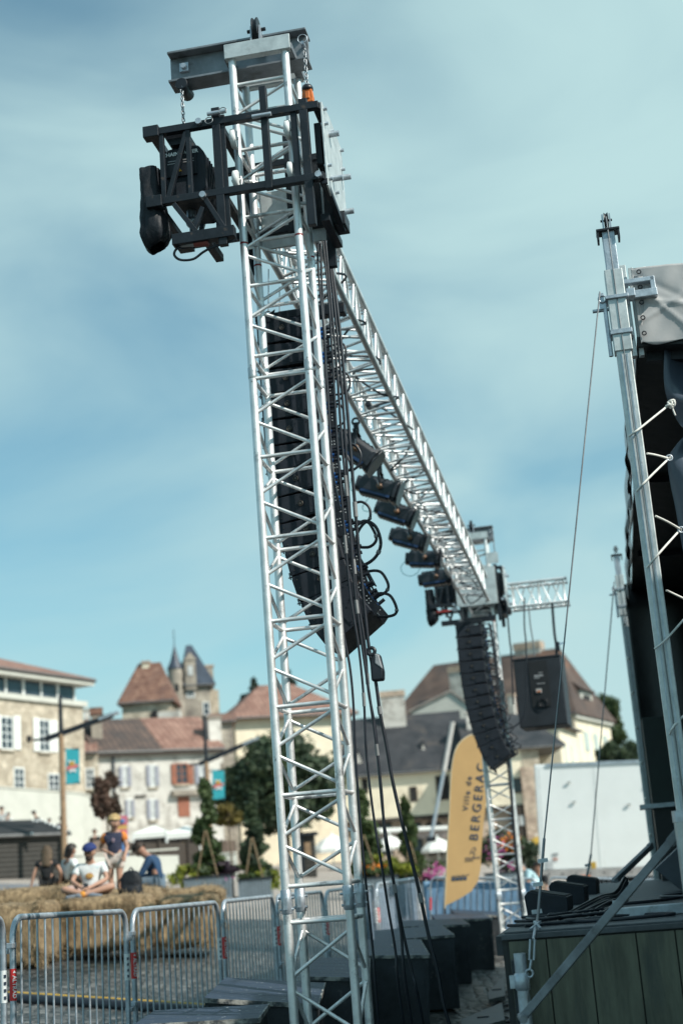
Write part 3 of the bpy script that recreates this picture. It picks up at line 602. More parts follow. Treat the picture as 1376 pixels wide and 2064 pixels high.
LSP=[('first stage lamp from the near end, half hidden behind the hanging cables',3.7,-.14,4.74,42),
 ('second stage lamp from the near end, hanging clear by a long arm',5.45,-.22,4.86,22),
 ('third stage lamp from the near end, slung just below the second',6.75,-.25,4.92,26),
 ('fourth stage lamp from the near end, with a bright lever',8.05,-.30,4.92,22),
 ('fifth stage lamp from the near end, with a thin wire loop below',9.35,-.30,4.95,8),
 ('last and farthest stage lamp, level above the chain bag of the farther tower',10.7,-.33,4.97,-2)]
sp0=None
for i,(lb,t,s,z,tilt) in enumerate(LSP):
    if sp0 is None: sp0=spot_proto(lb); o=sp0
    else: o=dup(sp0); o['label']=lb
    o.scale=(.84,.84,.84); o.location=O+EP*s+ED*t+V((0,0,z)); o.rotation_euler=(0,R(tilt),-YAW)
    # undo the tilt for yoke and clamp: rotate them back about the pivot
    for ch in o.children:
        if ch.name.startswith(('yoke','clamp')): ch.rotation_euler=(0,R(-tilt),0)
teal=mat('teal_safety_wire',(.03,.25,.28),.5)
for lb,px,t in (('thin teal safety wire looping below the fifth stage lamp',[(818,1130),(808,1142),(812,1156),(828,1161),(842,1153),(848,1140)],9.3),
   ('thin teal safety wire between the first and second stage lamps',[(752,912),(735,930),(718,942),(708,962),(706,985),(716,992)],5.0),
   ('short teal safety wire left of the third stage lamp',[(742,1005),(731,1020),(733,1029),(745,1031),(756,1031)],6.3)):
    cable('safety_wire', lb, pl(px,t), .004, teal, 'safety wire', 'teal safety wires')
for i,(lb,l0,n) in enumerate((('black lamp cable tied along the near part of the bridge',.6,5),('black lamp cable sagging in loops inside the middle of the bridge',4.6,6),('black lamp cable wound round the far part of the bridge',8.3,6))):
    pts=[]
    for k in range(n*3):
        t=.5+l0+k*.24; pts.append(O+ED*t+EP*(.02+.16*math.sin(k*1.9+i)+(.08 if i==0 else 0))+V((0,0,5.27-.031*t+(.03+.10*math.sin(k*2.3+i)**2)-(.10 if k%4==2 else 0))))
    cable('lamp_cable', lb, pts, .009, grp='cables along the bridge', k=5)
for i,(px,t,lb) in enumerate([((743,818),4.3,'nearest black cable connector resting in the bridge'),((790,890),5.9,'middle black cable connector resting in the bridge'),((868,1066),9.0,'farthest black cable connector resting in the bridge')]):
    p=pl([px],t)[0]; r=thing('cable_connector', lb, 'connector', p, -YAW, 'cable connectors in the bridge')
    b=LB(); b.tube((0,-.05,0),(0,.05,0),.028,n=10); b.tube((0,.05,0),(0,.09,0),.016,n=8); b.tube((0,-.08,0),(0,-.05,0),.018,n=8); b.build('shell', rubber, r)

# ------------------------------------------------------------------ subwoofer hanging from the outrigger
su=thing('hanging_subwoofer','large charcoal bass speaker hanging from the outrigger truss, its rear panel to us','subwoofer',O2+EP*.79+ED*.10+V((0,0,3.43)),-YAW+R(-3))
b=LB(); b.prism([(-.345,-.36,0),(.335,-.36,0),(.335,-.36,.96),(-.345,-.36,.96)],(0,.70,0)); b.build('enclosure', cab_sub, su, bevel=.012)
b=LB(); b.box((.0,-.362,.60),(.27,.012,.66)); b.build('rear_recess', mat('recess_black',(.012,.014,.017),.6), su)
for k,(x,z,w,h) in enumerate(((.0,.715,.13,.022),(.03,.755,.06,.012),(-.03,.685,.08,.010),(.02,.60,.11,.012))): LB().box((x,-.371,z),(w,.008,h)).build('amp_label', mat('grey_print',(.22,.23,.24),.5), su)
LB().box((-.02,-.375,.50),(.08,.012,.06)).build('inlet', mat('pale_inlet',(.45,.45,.44),.5), su); LB().box((-.02,-.383,.490),(.06,.004,.02)).build('inlet_mark', orange_p, su)
LB().box((.03,-.372,.32),(.16,.01,.10)).build('jack_panel', grille, su)
b=LB(); b.torus((.03,-.39,.33),.06,.006,Matrix.Rotation(R(90),3,'X'),14,5); b.build('lead', rubber, su)
b=LB(); b.box((-.005,-.01,.975),(.69,.71,.03)); b.build('top_frame', steel_dark, su, bevel=.005)
b=LB(); b.box((.0,-.1,-.004),(.28,.3,.008)); b.build('base_port', grille, su)
GS='slings of the hanging bass speaker'
def sl_(nm,lb,px,t,r,m=rubber,k=5): return cable(nm,lb,pl(px,t),r,m,'sling',GS,k)
sl_('lifting_sling','dark strap at the left corner of the hanging bass speaker',[(1020,1212),(1026,1285),(1029,1310),(1030,1330),(1034,1420)],12.72,.012)
sl_('lifting_sling','dark strap with a ratchet at the right corner of the bass speaker',[(1112,1215),(1116,1270),(1120,1300),(1121,1325)],12.72,.020)
sl_('lifting_sling','pale steel wire with shackles above the top of the bass speaker',[(1064,1215),(1068,1258),(1073,1290),(1076,1322)],12.95,.010,wire)
sl_('speaker_cable','black cable knotted above the bass speaker and looping down past its rear panel',[(1056,1205),(1056,1260),(1059,1292),(1060,1330),(1060,1400),(1055,1440),(1040,1462),(1018,1470)],12.55,.011)
rb=thing('ratchet_buckle','dark ratchet buckle on the right strap of the bass speaker','ratchet',pl([(1123,1303)],12.70)[0],-YAW)
LB().box((0,0,0),(.06,.05,.13)).build('ratchet_frame', steel_dark, rb, bevel=.005); LB().beam((0,0,.03),(.11,-.02,.04),.02,.012).build('ratchet_handle', conn_blue, rb)
# ------------------------------------------------------------------ black risers between barrier and stage
GB='black wooden risers in front of the stage'
RIS=[('lowest riser at the bottom left edge, only its worn top board showing',(268,2066),(520,2052),8.0,.16),
 ('large riser left of the nearer tower foot, with scuffed pale top edge',(410,2012),(640,2024),8.9,.0),
 ('riser just right of the nearer tower, its top behind the tower legs',(607,1968),(743,1971),10.3,.0),
 ('low riser peeping out left behind the one with white scratches',(728,1912),(790,1909),13.2,-.02),
 ('riser with white scratches on its top, right of the hanging cables',(730,1926),(864,1925),12.2,.0),
 ('riser behind the scratched one, right end hidden by a thick cable',(754,1897),(914,1884),14.6,.0),
 ('longer riser with a pale bare plywood side, beside the stage corner',(812,1868),(945,1863),17.4,.0),
 ('riser with a dark mark on top, at the foot of the farther tower',(880,1855),(992,1851),19.3,.0),
 ('last riser under the tip of the yellow flag, against the blue fence',(916,1841),(1020,1846),21.6,.0)]
for i,(lb,a,b,Y,dz) in enumerate(RIS):
    P=at(a[0],a[1],Y); Q=at(b[0],b[1],Y); 
    Q=P+ (Q-P)                      # front top edge, square to the view of the row
    w=(Q-P).length; e=(Q-P).normalized(); dd=(ED-e*ED.dot(e)).normalized(); up=e.cross(dd)
    h=P.z-g(P.x,P.y)+.02; h=max(.35,min(.7,h)); dep=(.8,1.3,1.75,.8,2.2,2.6,1.75,2.0,1.3)[i]
    r=thing('riser', lb, 'riser', P, 0, GB)
    r.rotation_euler=Matrix((e,dd,up)).transposed().to_euler()
    LB().box((w/2,dep/2,-h/2-.012),(w-.02,dep-.02,h-.02)).build('carcass', boxwood, r, bevel=.004)
    nb=max(3,round(dep/.3))
    for k in range(nb):
        LB().box((w/2,dep*(k+.5)/nb,-.010),(w,dep/nb-.006,.020)).build('top_board', boxtop, r, bevel=.003)
    LB().box((w/2,-.004,-.012),(w-.004,.010,.026)).build('front_edge', boxedge, r); LB().box((w+.004,dep/2,-.012),(.010,dep-.004,.026)).build('side_edge', boxedge, r)
    for x in(.02,w-.02): LB().box((x,-.004,-h/2-.02),(.03,.012,h-.04)).build('edge_batten', boxwood, r)

# ------------------------------------------------------------------ crowd barriers
def barrier_proto(label):
    r=thing('crowd_barrier', label, 'crowd barrier', (0,0,0), 0, 'galvanised crowd barriers')
    Lx,zb,zt,rc=2.2,.13,1.10,.13
    pts=[]
    for cx,cz,a0 in((Lx-rc-.02,zt-rc,0),(rc+.02,zt-rc,90)):
        for k in range(7): a=R(a0+15*k); pts.append((cx+rc*math.cos(a),0,cz+rc*math.sin(a)))
    pts=[(Lx-.02,0,.02)]+[(Lx-.02,0,.5)]+pts+[(.02,0,.5),(.02,0,.02)]
    LB().path(pts,.0205,10).build('frame', galv, r)
    LB().tube((.02,0,zb),(Lx-.02,0,zb),.016,n=8).build('bottom_bar', galv, r)
    n=15
    for k in range(n):
        x=.02+(Lx-.04)*(k+1)/(n+1); LB().tube((x,0,zb),(x,0,zt-.005 if .15<x<Lx-.15 else zt-.03),.0075,n=6,cap=False).build('bar', galv, r)
    for x in(.42,Lx-.42):
        f=LB(); f.box((x,0,.02),(.05,.55,.02)); f.box((x,0,.075),(.045,.02,.11)); f.build('foot', galv, r)
    for x,zz in((-.012,.93),(-.012,.42),(Lx+.012,.90),(Lx+.012,.39)):
        c=LB(); c.box((x,0,zz),(.07,.052,.032)); c.build('coupling', galv, r, bevel=.004)
    n_=V((-.80,-.60,0)); sx=V((.60,-.80,0))          # the side of the posts that one sees walking along the row
    LB().tube((.02,0,.60),(.02,0,.79),.0222,n=16,cap=False).build('name_sticker', red_p, r)
    nn=V((-.72,-.69,0)); text('lettering','ALTRAD',.036,white_p,r,frame(V((.02,0,.682))+nn*.0235,(0,0,-1),nn.cross(V((0,0,-1)))),bold=.0006)
    c_=V((.02,0,.765))+nn*.0235; s_=V((nn.y,-nn.x,0)); LB().prism([c_+s_*-.010,c_+s_*.010,c_+V((0,0,.016))],nn*.001).build('emblem', white_p, r)
    LB().tube((Lx-.02,0,.60),(Lx-.02,0,.79),.0222,n=16,cap=False).build('control_sticker', white_p, r)
    for k in range(4): LB().box(V((Lx-.02,0,.63+.042*k))+n_*.0225,(.012,.012,.018)).build('sticker_square', mat('dark_print',(.05,.06,.09),.5), r)
    return r
J=[(-225,1868,7.3),(12,1850,9.2),(258,1836,11.25),(443,1818,13.4),(553,1806,15.4),(652,1797,17.5),(755,1783,20.2),(843,1769,23.5)]
J=[at(*j) for j in J]
BLB=['galvanised crowd barrier cut off by the left edge of the photo','galvanised crowd barrier in front of the hay, nearest one shown whole','galvanised crowd barrier in front of the right half of the hay','galvanised crowd barrier just left of the nearer tower','galvanised crowd barrier seen through the nearer tower','galvanised crowd barrier right behind the hanging cables','galvanised crowd barrier with grey-blue scrim leading to the fence corner']
b0=None
def put(b,P,Q,lb):
    d=Q-P; l=math.hypot(d.x,d.y); P=P+d*(.055/l); l-=.11; base=V((P.x,P.y,P.z-1.10))
    b.location=base; b.rotation_euler=(0,-math.atan2(d.z,l),math.atan2(d.y,d.x)); b.scale=(l/2.2,1,1); b['label']=lb; return b
for i in range(len(J)-1):
    b=barrier_proto(BLB[i]) if b0 is None else dup(b0)
    if b0 is None: b0=b
    put(b,J[i],J[i+1],BLB[i])
K=[at(846,1769,23.6),at(1080,1771,23.3),at(1085,1769,24.2),at(1262,1772,24.0),at(1420,1776,23.8)]
for a,b,lb in ((0,1,'galvanised crowd barrier with blue scrim behind the yellow flag and farther tower'),(2,3,'galvanised crowd barrier behind the floor monitors, in front of the truck'),(3,4,'galvanised crowd barrier at the far right, behind the braces of the stage')):
    put(dup(b0),K[a],K[b],lb)
scr=mat('blue_scrim',(.20,.36,.54),.7,0,.12,2.5); scr2=mat('grey_blue_scrim',(.16,.22,.29),.75,0,.12,2.5)
def scrim(lb,P,Q,m,words=None):
    d=(Q-P); l=d.length; e=d.normalized(); r=thing('fence_scrim',lb,'fence banner',V((P.x,P.y,P.z-1.02)),0,'scrims tied to the barriers')
    n_=V((-e.y,e.x,0)); n_.normalize()
    off=.05
    MB().grid(lambda u,v: P+e*(l*(.02+.96*u))+V((0,0,-1.02+.96*v))+n_*(off+.006*math.sin(u*11+v*2)+.006*math.sin(v*4)),40,10).build('cloth', m, r, solid=.003)
    for k in range(6): 
        p=P+e*(l*(.05+.18*k)); LB2=MB(); LB2.torus(p+n_*.02+V((0,0,-.06)),.035,.004,Matrix.Rotation(R(90),3,'Y'),10,4); LB2.build('tie', white_pl, r)
    if words:
        c=P+e*(l*.47)+V((0,0,-.70))-n_*.0+n_*(off-.016)
        t_=text('lettering',words,.215,mat('pale_print',(.62,.68,.72),.6),r,parent_inv(r)@frame(c,e,(0,0,1)),mirror=True,ext=.001)
scrim('blue scrim with mirrored white lettering on the fence behind the flag',K[0],K[1],scr,'francebleu.fr')
scrim('plain grey-blue scrim on the last barrier before the fence corner',J[6],J[7],scr2)
scrim('plain grey-blue scrim on the barrier behind the hanging cables',J[5]+(J[6]-J[5])*.55,J[6],scr2)

# orange-yellow ramped hose on the cobbles behind the first barriers
hz_=[]
for k in range(15):
    u=k/14; p=at(15+400*u,2008+26*u,0.1); d=ray(15+400*u,2008+26*u); 
    Yh=min(np.arange(7,25,.05),key=lambda y_: abs((lambda q_: q_.z-g(q_.x,q_.y)-.05)(at(15+400*u,2008+26*u,float(y_))))); q=at(15+400*u,2008+26*u,float(Yh)); hz_.append(V((q.x,q.y,g(q.x,q.y)+.03)))
hr=thing('cable_ramp','long black and yellow cable ramp on the cobbles behind the first barriers','cable ramp',hz_[7],0)
MB().path([p+V((0,-.03,.0)) for p in hz_],.06,8).build('rubber_base', rubber, hr); MB().path([p+V((0,.05,.05)) for p in hz_],.017,8).build('yellow_lid', yellow, hr)

# ------------------------------------------------------------------ stage
S0=V((.62,7.3,0)); SZ=.92; SLEN,SDEP=10.2,7.0
st=thing('stage','waist-high festival stage with boarded side and grey deck on the right','stage',S0,-YAW)
# frame of the stage: local x = to the right (EP), y = along the front edge (ED)
LB().box((SDEP/2,SLEN/2,SZ-.018),(SDEP,SLEN,.026)).build('deck', deckm, st, bevel=.004)
db=LB(); 
for k in range(int(SLEN/.5)):
    LB().box((SDEP/2+.0,.25+.5*k,SZ+.0015),(SDEP-.02,.47,.011)).build('deck_board', deckm, st, bevel=.003)
x=0.0; k=0
while x<SDEP:
    w=.185+.02*((k*7)%3); LB().box((x+w/2+.03,-.018,(SZ-.035)/2),(w-.006,.022,SZ-.040)).build('side_board', plank, st, bevel=.002); x+=w; k+=1
LB().box((SDEP/2,.012,SZ/2-.02),(SDEP,.018,SZ-.02)).build('side_backing', tarp_b, st)  # dark sheet added behind the boards to stop light leaking through the gaps
LB().box((SDEP/2,-.016,SZ-.016),(SDEP,.036,.026)).build('edge_trim', deckm, st, bevel=.003)
LB().box((-.015,SLEN/2,SZ-.055),(.03,SLEN,.09)).build('front_rail', boxwood, st)
LB().box((.04,SLEN/2,.42),(.02,SLEN,.80)).build('front_skirt', tarp_b, st)
lg=LB(); lg.tube((.085,-.095,-.12),(.085,-.095,SZ-.09),.030,n=14); lg.build('corner_leg', galv, st)
lg=LB(); lg.lathe([(.031,.66),(.036,.665),(.036,.735),(.031,.74)],(.085,-.095,0),14); lg.box((.055,-.075,.70),(.06,.04,.06)); lg.build('leg_clamp', galv, st)
LB().box((.055,-.04,.40),(.035,.03,.80)).build('corner_post', boxwood, st)
def sp(x,y,z): return S0+EP*x+ED*y+V((0,0,z))
# floor monitors on the deck
GM='floor monitors along the stage edge'
def wedge(lb,x,y,rz,sc=1):
    r=thing('floor_monitor',lb,'floor monitor',sp(x,y,SZ+.007),-YAW+rz,GM); r.scale=(sc,sc,sc)
    b=LB(); b.prism([(-.29,-.17,0),(-.29,.20,0),(-.29,.21,.19),(-.29,-.15,.265),(-.29,-.19,.22)],(.58,0,0)); b.build('cabinet', cab_black, r, bevel=.008)
    b=LB(); b.prism([(-.27,.19,.196),(-.27,-.13,.263),(-.27,-.13,.271),(-.27,.19,.204)],(.54,0,0)); b.build('grille', grille, r)
    b=LB(); 
    for s in(-.25,.25):
        for z in(.04,.20): b.tube((s,-.188,z),(s,-.178,z),.010,n=8)
    b.box((0,-.182,.12),(.14,.01,.07)); b.build('rear_fittings', steel_dark, r)
    b=LB(); 
    for s in(-.22,.22): b.tube((s,-.1,-.0),(s,-.1,.006),.02,n=8)
    b.build('rubber_feet', rubber, r); return r
def dk(px,py,z=SZ):
    d=ray(px,py); p=CAMP+d*((z-HC)/d.z)-S0; return p.dot(EP),p.dot(ED)
for lb_,a_,b_,sc_ in (('nearest small floor monitor, at the front corner of the stage, side on',(1064,1859),(1147,1858),.60),('second small floor monitor, behind the nearest one on the stage edge',(1112,1829),(1180,1829),.62),('third small floor monitor, farthest along the stage edge',(1146,1808),(1204,1808),.66)):
    q_=dk(*a_); e_=dk(*b_); w_=(e_[0]-q_[0]); wedge(lb_,q_[0]+w_*.47,q_[1]+.29*w_/.38,R(-93),w_/.40)
# side fill leaning at the far right of the deck
q=thing('side_fill','big slanting black loudspeaker lying on the deck by the right edge','loudspeaker',sp(dk(1320,1803)[0]+.27,dk(1320,1803)[1]+.15,SZ+.007),-YAW); q.scale=(.62,.62,.62)
LB().prism([(-.40,-.30,.30),(-.12,-.30,.02),(.55,-.30,.02),(.55,-.30,.62),(.02,-.30,.62)],(0,.62,0)).build('cabinet', mat('grey_black_paint',(.07,.082,.10),.5,0,.15,5), q, bevel=.008)
LB().box((.12,-.304,.10),(.10,.01,.05)).build('socket_panel', conn_blue, q); LB().box((.25,0,.012),(.5,.5,.02)).build('skid', steel_dark, q)
# flight case, timber and cable bundle
q=thing('flight_case','small open black case on the deck beside the cable bundle','case',sp(1.32,2.0,SZ+.007),-YAW+R(-18))
LB().box((0,0,.07),(.36,.26,.13)).build('case_body', tarp_b, q, bevel=.006); LB().beam((0,.13,.13),(0,.22,.30),.36,.02).build('lid', cab_black, q, bevel=.004)
LB().box((0,-.13,.10),(.10,.012,.03)).build('handle', galv, q)
for i,(lb,a,b,w,h) in enumerate((('long grey aluminium batten lying across the deck near its side edge',(.55,.55),(2.8,1.25),.09,.05),('pale timber batten lying behind the long one on the deck',(1.05,1.35),(2.9,1.9),.08,.06),('dark slanted plank resting at the right end of the deck',(1.5,1.10),(2.9,1.55),.22,.03))):
    q=thing('batten',lb,'batten',sp(a[0],a[1],SZ+.007),-YAW,'battens lying on the deck')
    MB().beam(sp(a[0],a[1],SZ+.012+h/2),sp(b[0],b[1],SZ+.012+h/2+(.0 if i<2 else .10)),w,h).build('bar', (galv if i<1 else plank if i<2 else tarp_b), q, bevel=.003)
    LB().box((.02,0,.035+h),(.05,.05,.02)).build('bracket', galv, q)
cb=thing('cable_bundle','thick fan of black cables drooping over the deck from the stage braces','cables',sp(1.0,1.6,SZ+.007),-YAW)
for k in range(22):
    a_=at(1258+1.5*(k%5),1768+1.2*k,10.3)-S0; a=V((a_.dot(EP),a_.dot(ED),a_.z)); e_=dk(1118+5.2*k,1868-1.1*((k*5)%13)-.4*k); e=V((e_[0],max(.08,e_[1]),SZ+.018+.008*(k%4)))
    m1=a*.55+e*.45+V((.0,0,-.015-.004*((k*7)%9))); m2=a*.2+e*.8+V((-.05,0,-.055+.004*(k%5)))
    MB().path([sp(*p) for p in cat([a,a*.8+e*.2+V((0,0,-.05-.004*k)),m1,V((m2.x,m2.y,max(m2.z,SZ+.03))),e,e+V((-.12,-.03*(k%4),0)),e+V((-.25+.02*k,.10-.04*(k%3),0))],5)],.0085,6).build('cord', rubber, cb)
cable('deck_cable','black cable coiled in front of the nearest floor monitor',[sp(*p) for p in ((.10,.25,SZ+.02),(.3,.35,SZ+.02),(.55,.25,SZ+.02),(.85,.42,SZ+.02),(.6,.60,SZ+.02),(.3,.55,SZ+.02),(.15,.75,SZ+.02),(.20,1.3,SZ+.02))],.010,grp='cables on the deck')
cable('deck_cable','black cable wriggling between the second and third floor monitors',[sp(*p) for p in ((.5,2.4,SZ+.02),(.8,2.5,SZ+.02),(1.0,2.9,SZ+.02),(.85,3.3,SZ+.02),(1.1,3.7,SZ+.02),(1.2,4.3,SZ+.02))],.010,grp='cables on the deck')
ec=thing('cable_connector','loose round cable connector at the deck edge below the bundle','connector',sp(.90,.18,SZ+.03),-YAW)
b=LB(); b.tube((0,0,.005),(.12,.03,.005),.022,n=12); b.tube((.12,.03,.005),(.2,.05,.005),.013,n=8); b.torus((-.002,0,.005),.018,.005,Matrix.Rotation(R(90),3,'Y'),12,5); b.build('shell', galv, ec)

# ------------------------------------------------------------------ masts, roof and curtains
def mast(lb,P,H):
    r=thing('roof_mast',lb,'mast',P,-YAW,'galvanised masts carrying the stage roof')
    w=.088; zt=H
    LB().box((0,0,(zt-.33)/2),(w,w,zt-.33)).build('column', galv_pale, r, bevel=.006)
    LB().box((0,-.0,zt-.52),(w+.020,w+.020,.52)).build('outer_tube', galv_pale, r, bevel=.005)
    LB().box((0,0,zt-.14),(w-.012,w-.012,.28)).build('inner_tube', galv, r, bevel=.004)
    for x in(-.018,.016): LB().box((x,-w/2-.0025,(zt-.8)/2),(.008,.004,zt-.8)).build('groove_rib', galv, r)
    LB().box((0,-.01,zt+.0),(.14,.10,.015)).build('cap_plate', steel_dark, r, bevel=.003)
    b=LB(); b.box((-.062,-.01,zt-.03),(.012,.09,.06)); b.box((.062,-.01,zt-.03),(.012,.09,.06)); b.build('cap_cheek', steel_dark, r)
    b=LB(); 
    for x in(-.022,.022): b.box((x,0,zt+.06),(.008,.05,.11))
    b.build('sheave_cheek', galv, r)
    b=LB(); b.lathe([(.05,-.012),(.04,0),(.05,.012)],(0,0,zt+.08),18,Matrix.Rotation(R(90),3,'Y')); b.tube((-.035,0,zt+.08),(.035,0,zt+.08),.008,n=8); b.build('sheave', steel_dark, r)
    b=LB(); b.box((0,0,zt-.44),(w+.05,w+.05,.022)); b.box((.085,-.02,zt-.42),(.05,.06,.05)); b.build('collar', galv, r, bevel=.003)
    b=LB(); b.box((0,0,zt-.66),(w+.040,w+.040,.030)); b.tube((-.075,-.03,zt-.80),(-.075,-.03,zt-.46),.014,n=8); b.build('clamp', galv, r, bevel=.003)
    b=LB(); b.tube((-.15,-.02,zt-.50),(.02,-.02,zt-.50),.012,n=8); b.box((-.09,-.03,zt-.45),(.03,.03,.10)); b.torus((-.085,-.05,zt-.44),.022,.006,Matrix.Rotation(R(90),3,'X'),12,5); b.build('guy_shackle', galv, r)
    b=LB(); b.tube((.0,-w/2-.012,.9),(.0,-w/2-.012,zt+.08),.004,n=6); b.build('hoist_wire', wire, r)
    b=LB(); b.box((0,0,.03),(.34,.34,.02)); b.box((0,0,.12),(.14,.14,.2)); b.build('base_plate', galv, r)
    return r
M1=V((1.745,8.0,-.12)); M2=V((3.44,17.75,-.12))
mast('nearer pale galvanised mast at the right, laced with white rope',M1,5.03)
mast('farther galvanised mast, standing in front of the black curtain',M2,5.03)
# sleeve block and gutter arm holding the roof near mast 1
GR='galvanised roof edge brackets'
rf=thing('stage_roof','black stage roof with pale grey fascia sheet, seen from below at the right','stage roof',V((1.88,8.2,4.24)),-YAW)
def rp(x,y,z): return V((x,y,z))
RL,RD=9.5,7.2; DZ=-.085      # roof length along the front, depth to the right, fall per metre
LB().prism([(.0,.0,.0),(RD,.0,DZ*RD),(RD,.0,DZ*RD+.06),(.0,.0,.06)],(0,RL,0)).build('roof_skin', tarp_b, rf)
def fas(u,v):
    x=.02+RD*u*u; z=.0+.50*v+DZ*x*.5
    return V((x+ (.09*v if u==0 else 0), -.025-.005*math.sin(20*x+v*4)*(1-.3*v)-.002*math.sin(45*x-v*11+1)-.009*math.exp(-((v-.85+2.2*x)/.045)**2)-.007*math.exp(-((v-.25-1.1*x)/.035)**2)-.008*math.exp(-((v-.62+.5*x)/.03)**2)+.006*math.exp(-((v-.95+1.3*x)/.05)**2), z+ (.012*math.sin(u*40) if v==0 else 0)))
LB().grid(fas,170,40).build('fascia_sheet', canvas, rf, solid=.004)
LB().grid(lambda u,v: V((-.015+.01*math.sin(u*30),RL*u,.0+.48*v)),60,4).build('front_fascia', canvas, rf, solid=.004)
for k in range(5): 
    c=LB(); c.torus((.045+.018*(k/4),-.048,.06+.10*k),.012,.004,Matrix.Rotation(R(90),3,'X'),12,5); c.build('eyelet', steel_dark, rf)
b=LB(); b.box((-.035,.03,.24),(.05,.06,.60)); b.box((.02,.06,.24),(.03,.05,.58)); b.build('corner_post', galv_pale, rf, bevel=.003)
b=LB(); b.box((.035,-.045,.40),(.22,.05,.03)); b.box((.035,-.045,.31),(.24,.06,.05)); b.box((.135,-.045,.355),(.03,.05,.115)); b.build('slider_bracket', galv, rf, bevel=.004)
b=LB(); b.tube((-.035,-.03,.06),(-.035,.0,.06),.016,n=8); b.build('bolt', steel_dark, rf)
for k in range(4):
    y=.15+k*3.05; LB().beam((.05,y,-.03),(RD,y,DZ*RD-.03),.06,.06).build('rafter', steel_dark, rf)
for x in(1.8,3.6,5.4): LB().beam((x,.1,DZ*x-.03),(x,RL-.1,DZ*x-.03),.05,.05).build('purlin', steel_dark, rf)
# ragged black valance hanging along the front edge
rg_=np.random.default_rng(3); hh=rg_.uniform(.08,.30,61)
def val(u,v):
    i=min(60,int(u*60)); return V((-.03-.025*math.sin(u*9)**2-.03*v+.012*math.sin(u*70+v*3), .25+RL*u*.97, .02-(.12+.9*hh[i]*(.3+.7*u))*v*.8))
LB().grid(val,120,8).build('torn_valance', tarp_b, rf, solid=.004)
# back wall and far side curtain
cu=thing('stage_curtain','black curtain closing the far end of the stage beside the farther mast','curtain',sp(.96,SLEN-.6,SZ),-YAW,'black stage curtains')
LB().grid(lambda u,v: V((.02+5.2*u+.02*v,.10*math.sin(u*46)*(.3+.7*(1-v))+.05*math.sin(u*17+3*v),3.40*v)),160,10).build('cloth', tarp_b, cu, solid=.004)
cu=thing('stage_curtain','black curtain closing the back of the stage on its right','curtain',sp(SDEP-.2,.2,SZ),-YAW,'black stage curtains')
LB().grid(lambda u,v: V((.08*math.sin(u*60)*(.4+.6*(1-v)),SLEN*u*.95,2.80*v)),160,8).build('cloth', tarp_b, cu, solid=.004)
# row of white eyelet ties on the far curtain edge
e_=thing('curtain_lacing','small white ties along the edge of the far black curtain','ties',sp(.94,SLEN-.72,SZ),-YAW)
for k in range(8): LB().ball((.0,-.03,.5+.40*k),.02,8).build('tie', rope, e_)
# dark flight rack in front of the curtain
q=thing('equipment_rack','dark tall rack standing before the curtain behind the farther mast','rack',sp(1.0,SLEN-1.3,SZ+.007),-YAW)
b=LB(); b.box((.34,0,1.27),(.70,.5,.92)); b.build('upper_case', mat('dark_green_black',(.018,.028,.026),.6), q, bevel=.006); b=LB(); b.box((.30,0,.38),(.62,.46,.76)); b.build('lower_case', tarp_b, q, bevel=.006); b=LB(); b.box((.28,-.02,.785),(.85,.55,.045)); b.build('shelf', galv, q)
# slate-blue side tarps pulled back on the near side
def tarp(name,lb,edge,zr):
    Y=8.25; E=[at(x,y,Y) for x,y in edge]; r=thing(name,lb,'tarpaulin',E[0],0,'slate blue side tarpaulins')
    P=cat(E,5); n=len(P)
    def f(u,v):
        p=P[min(n-1,int(round(v*(n-1))))]; x=u*2.2
        return p+EP*x+ED*(.07*math.sin(u*13+v*4)+.05*math.sin(u*29-v*7)+.25*u)+V((0,0,-.10*u*math.sin(v*3)))
    MB().grid(f,50,n-1).build('sheet', tarp_n, r, solid=.004); return r
tarp('side_tarp','upper slate-blue tarpaulin bunched under the roof at the right edge',[(1338,704),(1337,760),(1342,795),(1354,816),(1366,842),(1378,862),(1392,880)],0)
tarp('side_tarp','lower slate-blue tarpaulin with two laced eyelets at the right edge',[(1395,868),(1376,882),(1358,902),(1345,924),(1350,965),(1360,1010),(1369,1062),(1378,1120),(1392,1200),(1410,1300)],0)
tarp('side_tarp','dark lowest flap of tarpaulin hanging beside the foot of the nearer mast',[(1400,1480),(1376,1505),(1361,1520),(1362,1580),(1363,1625),(1366,1632),(1380,1615),(1395,1600)],0)
# white lacing ropes
GRP='white ropes lacing the tarpaulin to the nearer mast'
mY=7.92
for lb,pts in (('uppermost white lacing rope, tied in a knot on the tarpaulin',[(1266,880,7.93),(1290,862,7.91),(1345,818,8.2),(1350,815,8.2)]),
  ('white lacing rope from the mast to the middle eyelet',[(1282,990,7.93),(1303,967,7.91),(1345,926,8.2),(1349,923,8.2)]),
  ('short white lacing rope from behind the mast to the middle eyelet',[(1303,914,8.0),(1320,917,8.05),(1347,924,8.2)]),
  ('white lacing rope from the mast to the lower eyelet',[(1302,1145,7.93),(1330,1112,7.91),(1366,1072,8.2),(1371,1068,8.2)]),
  ('short white lacing rope from behind the mast to the lower eyelet',[(1320,1040,8.0),(1345,1052,8.05),(1371,1067,8.2)]),
  ('lowest long white lacing rope crossing the mast near the right edge',[(1318,1308,7.93),(1340,1290,7.91),(1376,1250,8.1),(1400,1225,8.2)]),
  ('short white rope running off the right edge below the lower eyelet',[(1342,1190,8.0),(1376,1206,8.1),(1400,1216,8.2)]),
  ('faint white rope low on the nearer mast',[(1348,1480,7.93),(1358,1462,7.91),(1380,1440,8.2)])):
    r=cable('lacing_rope',lb,[at(*p) for p in pts],.0065,rope,'rope',GRP,6)
kn=thing('rope_knot','frayed white knot on the edge of the upper tarpaulin','knot',at(1351,815,8.18),0)
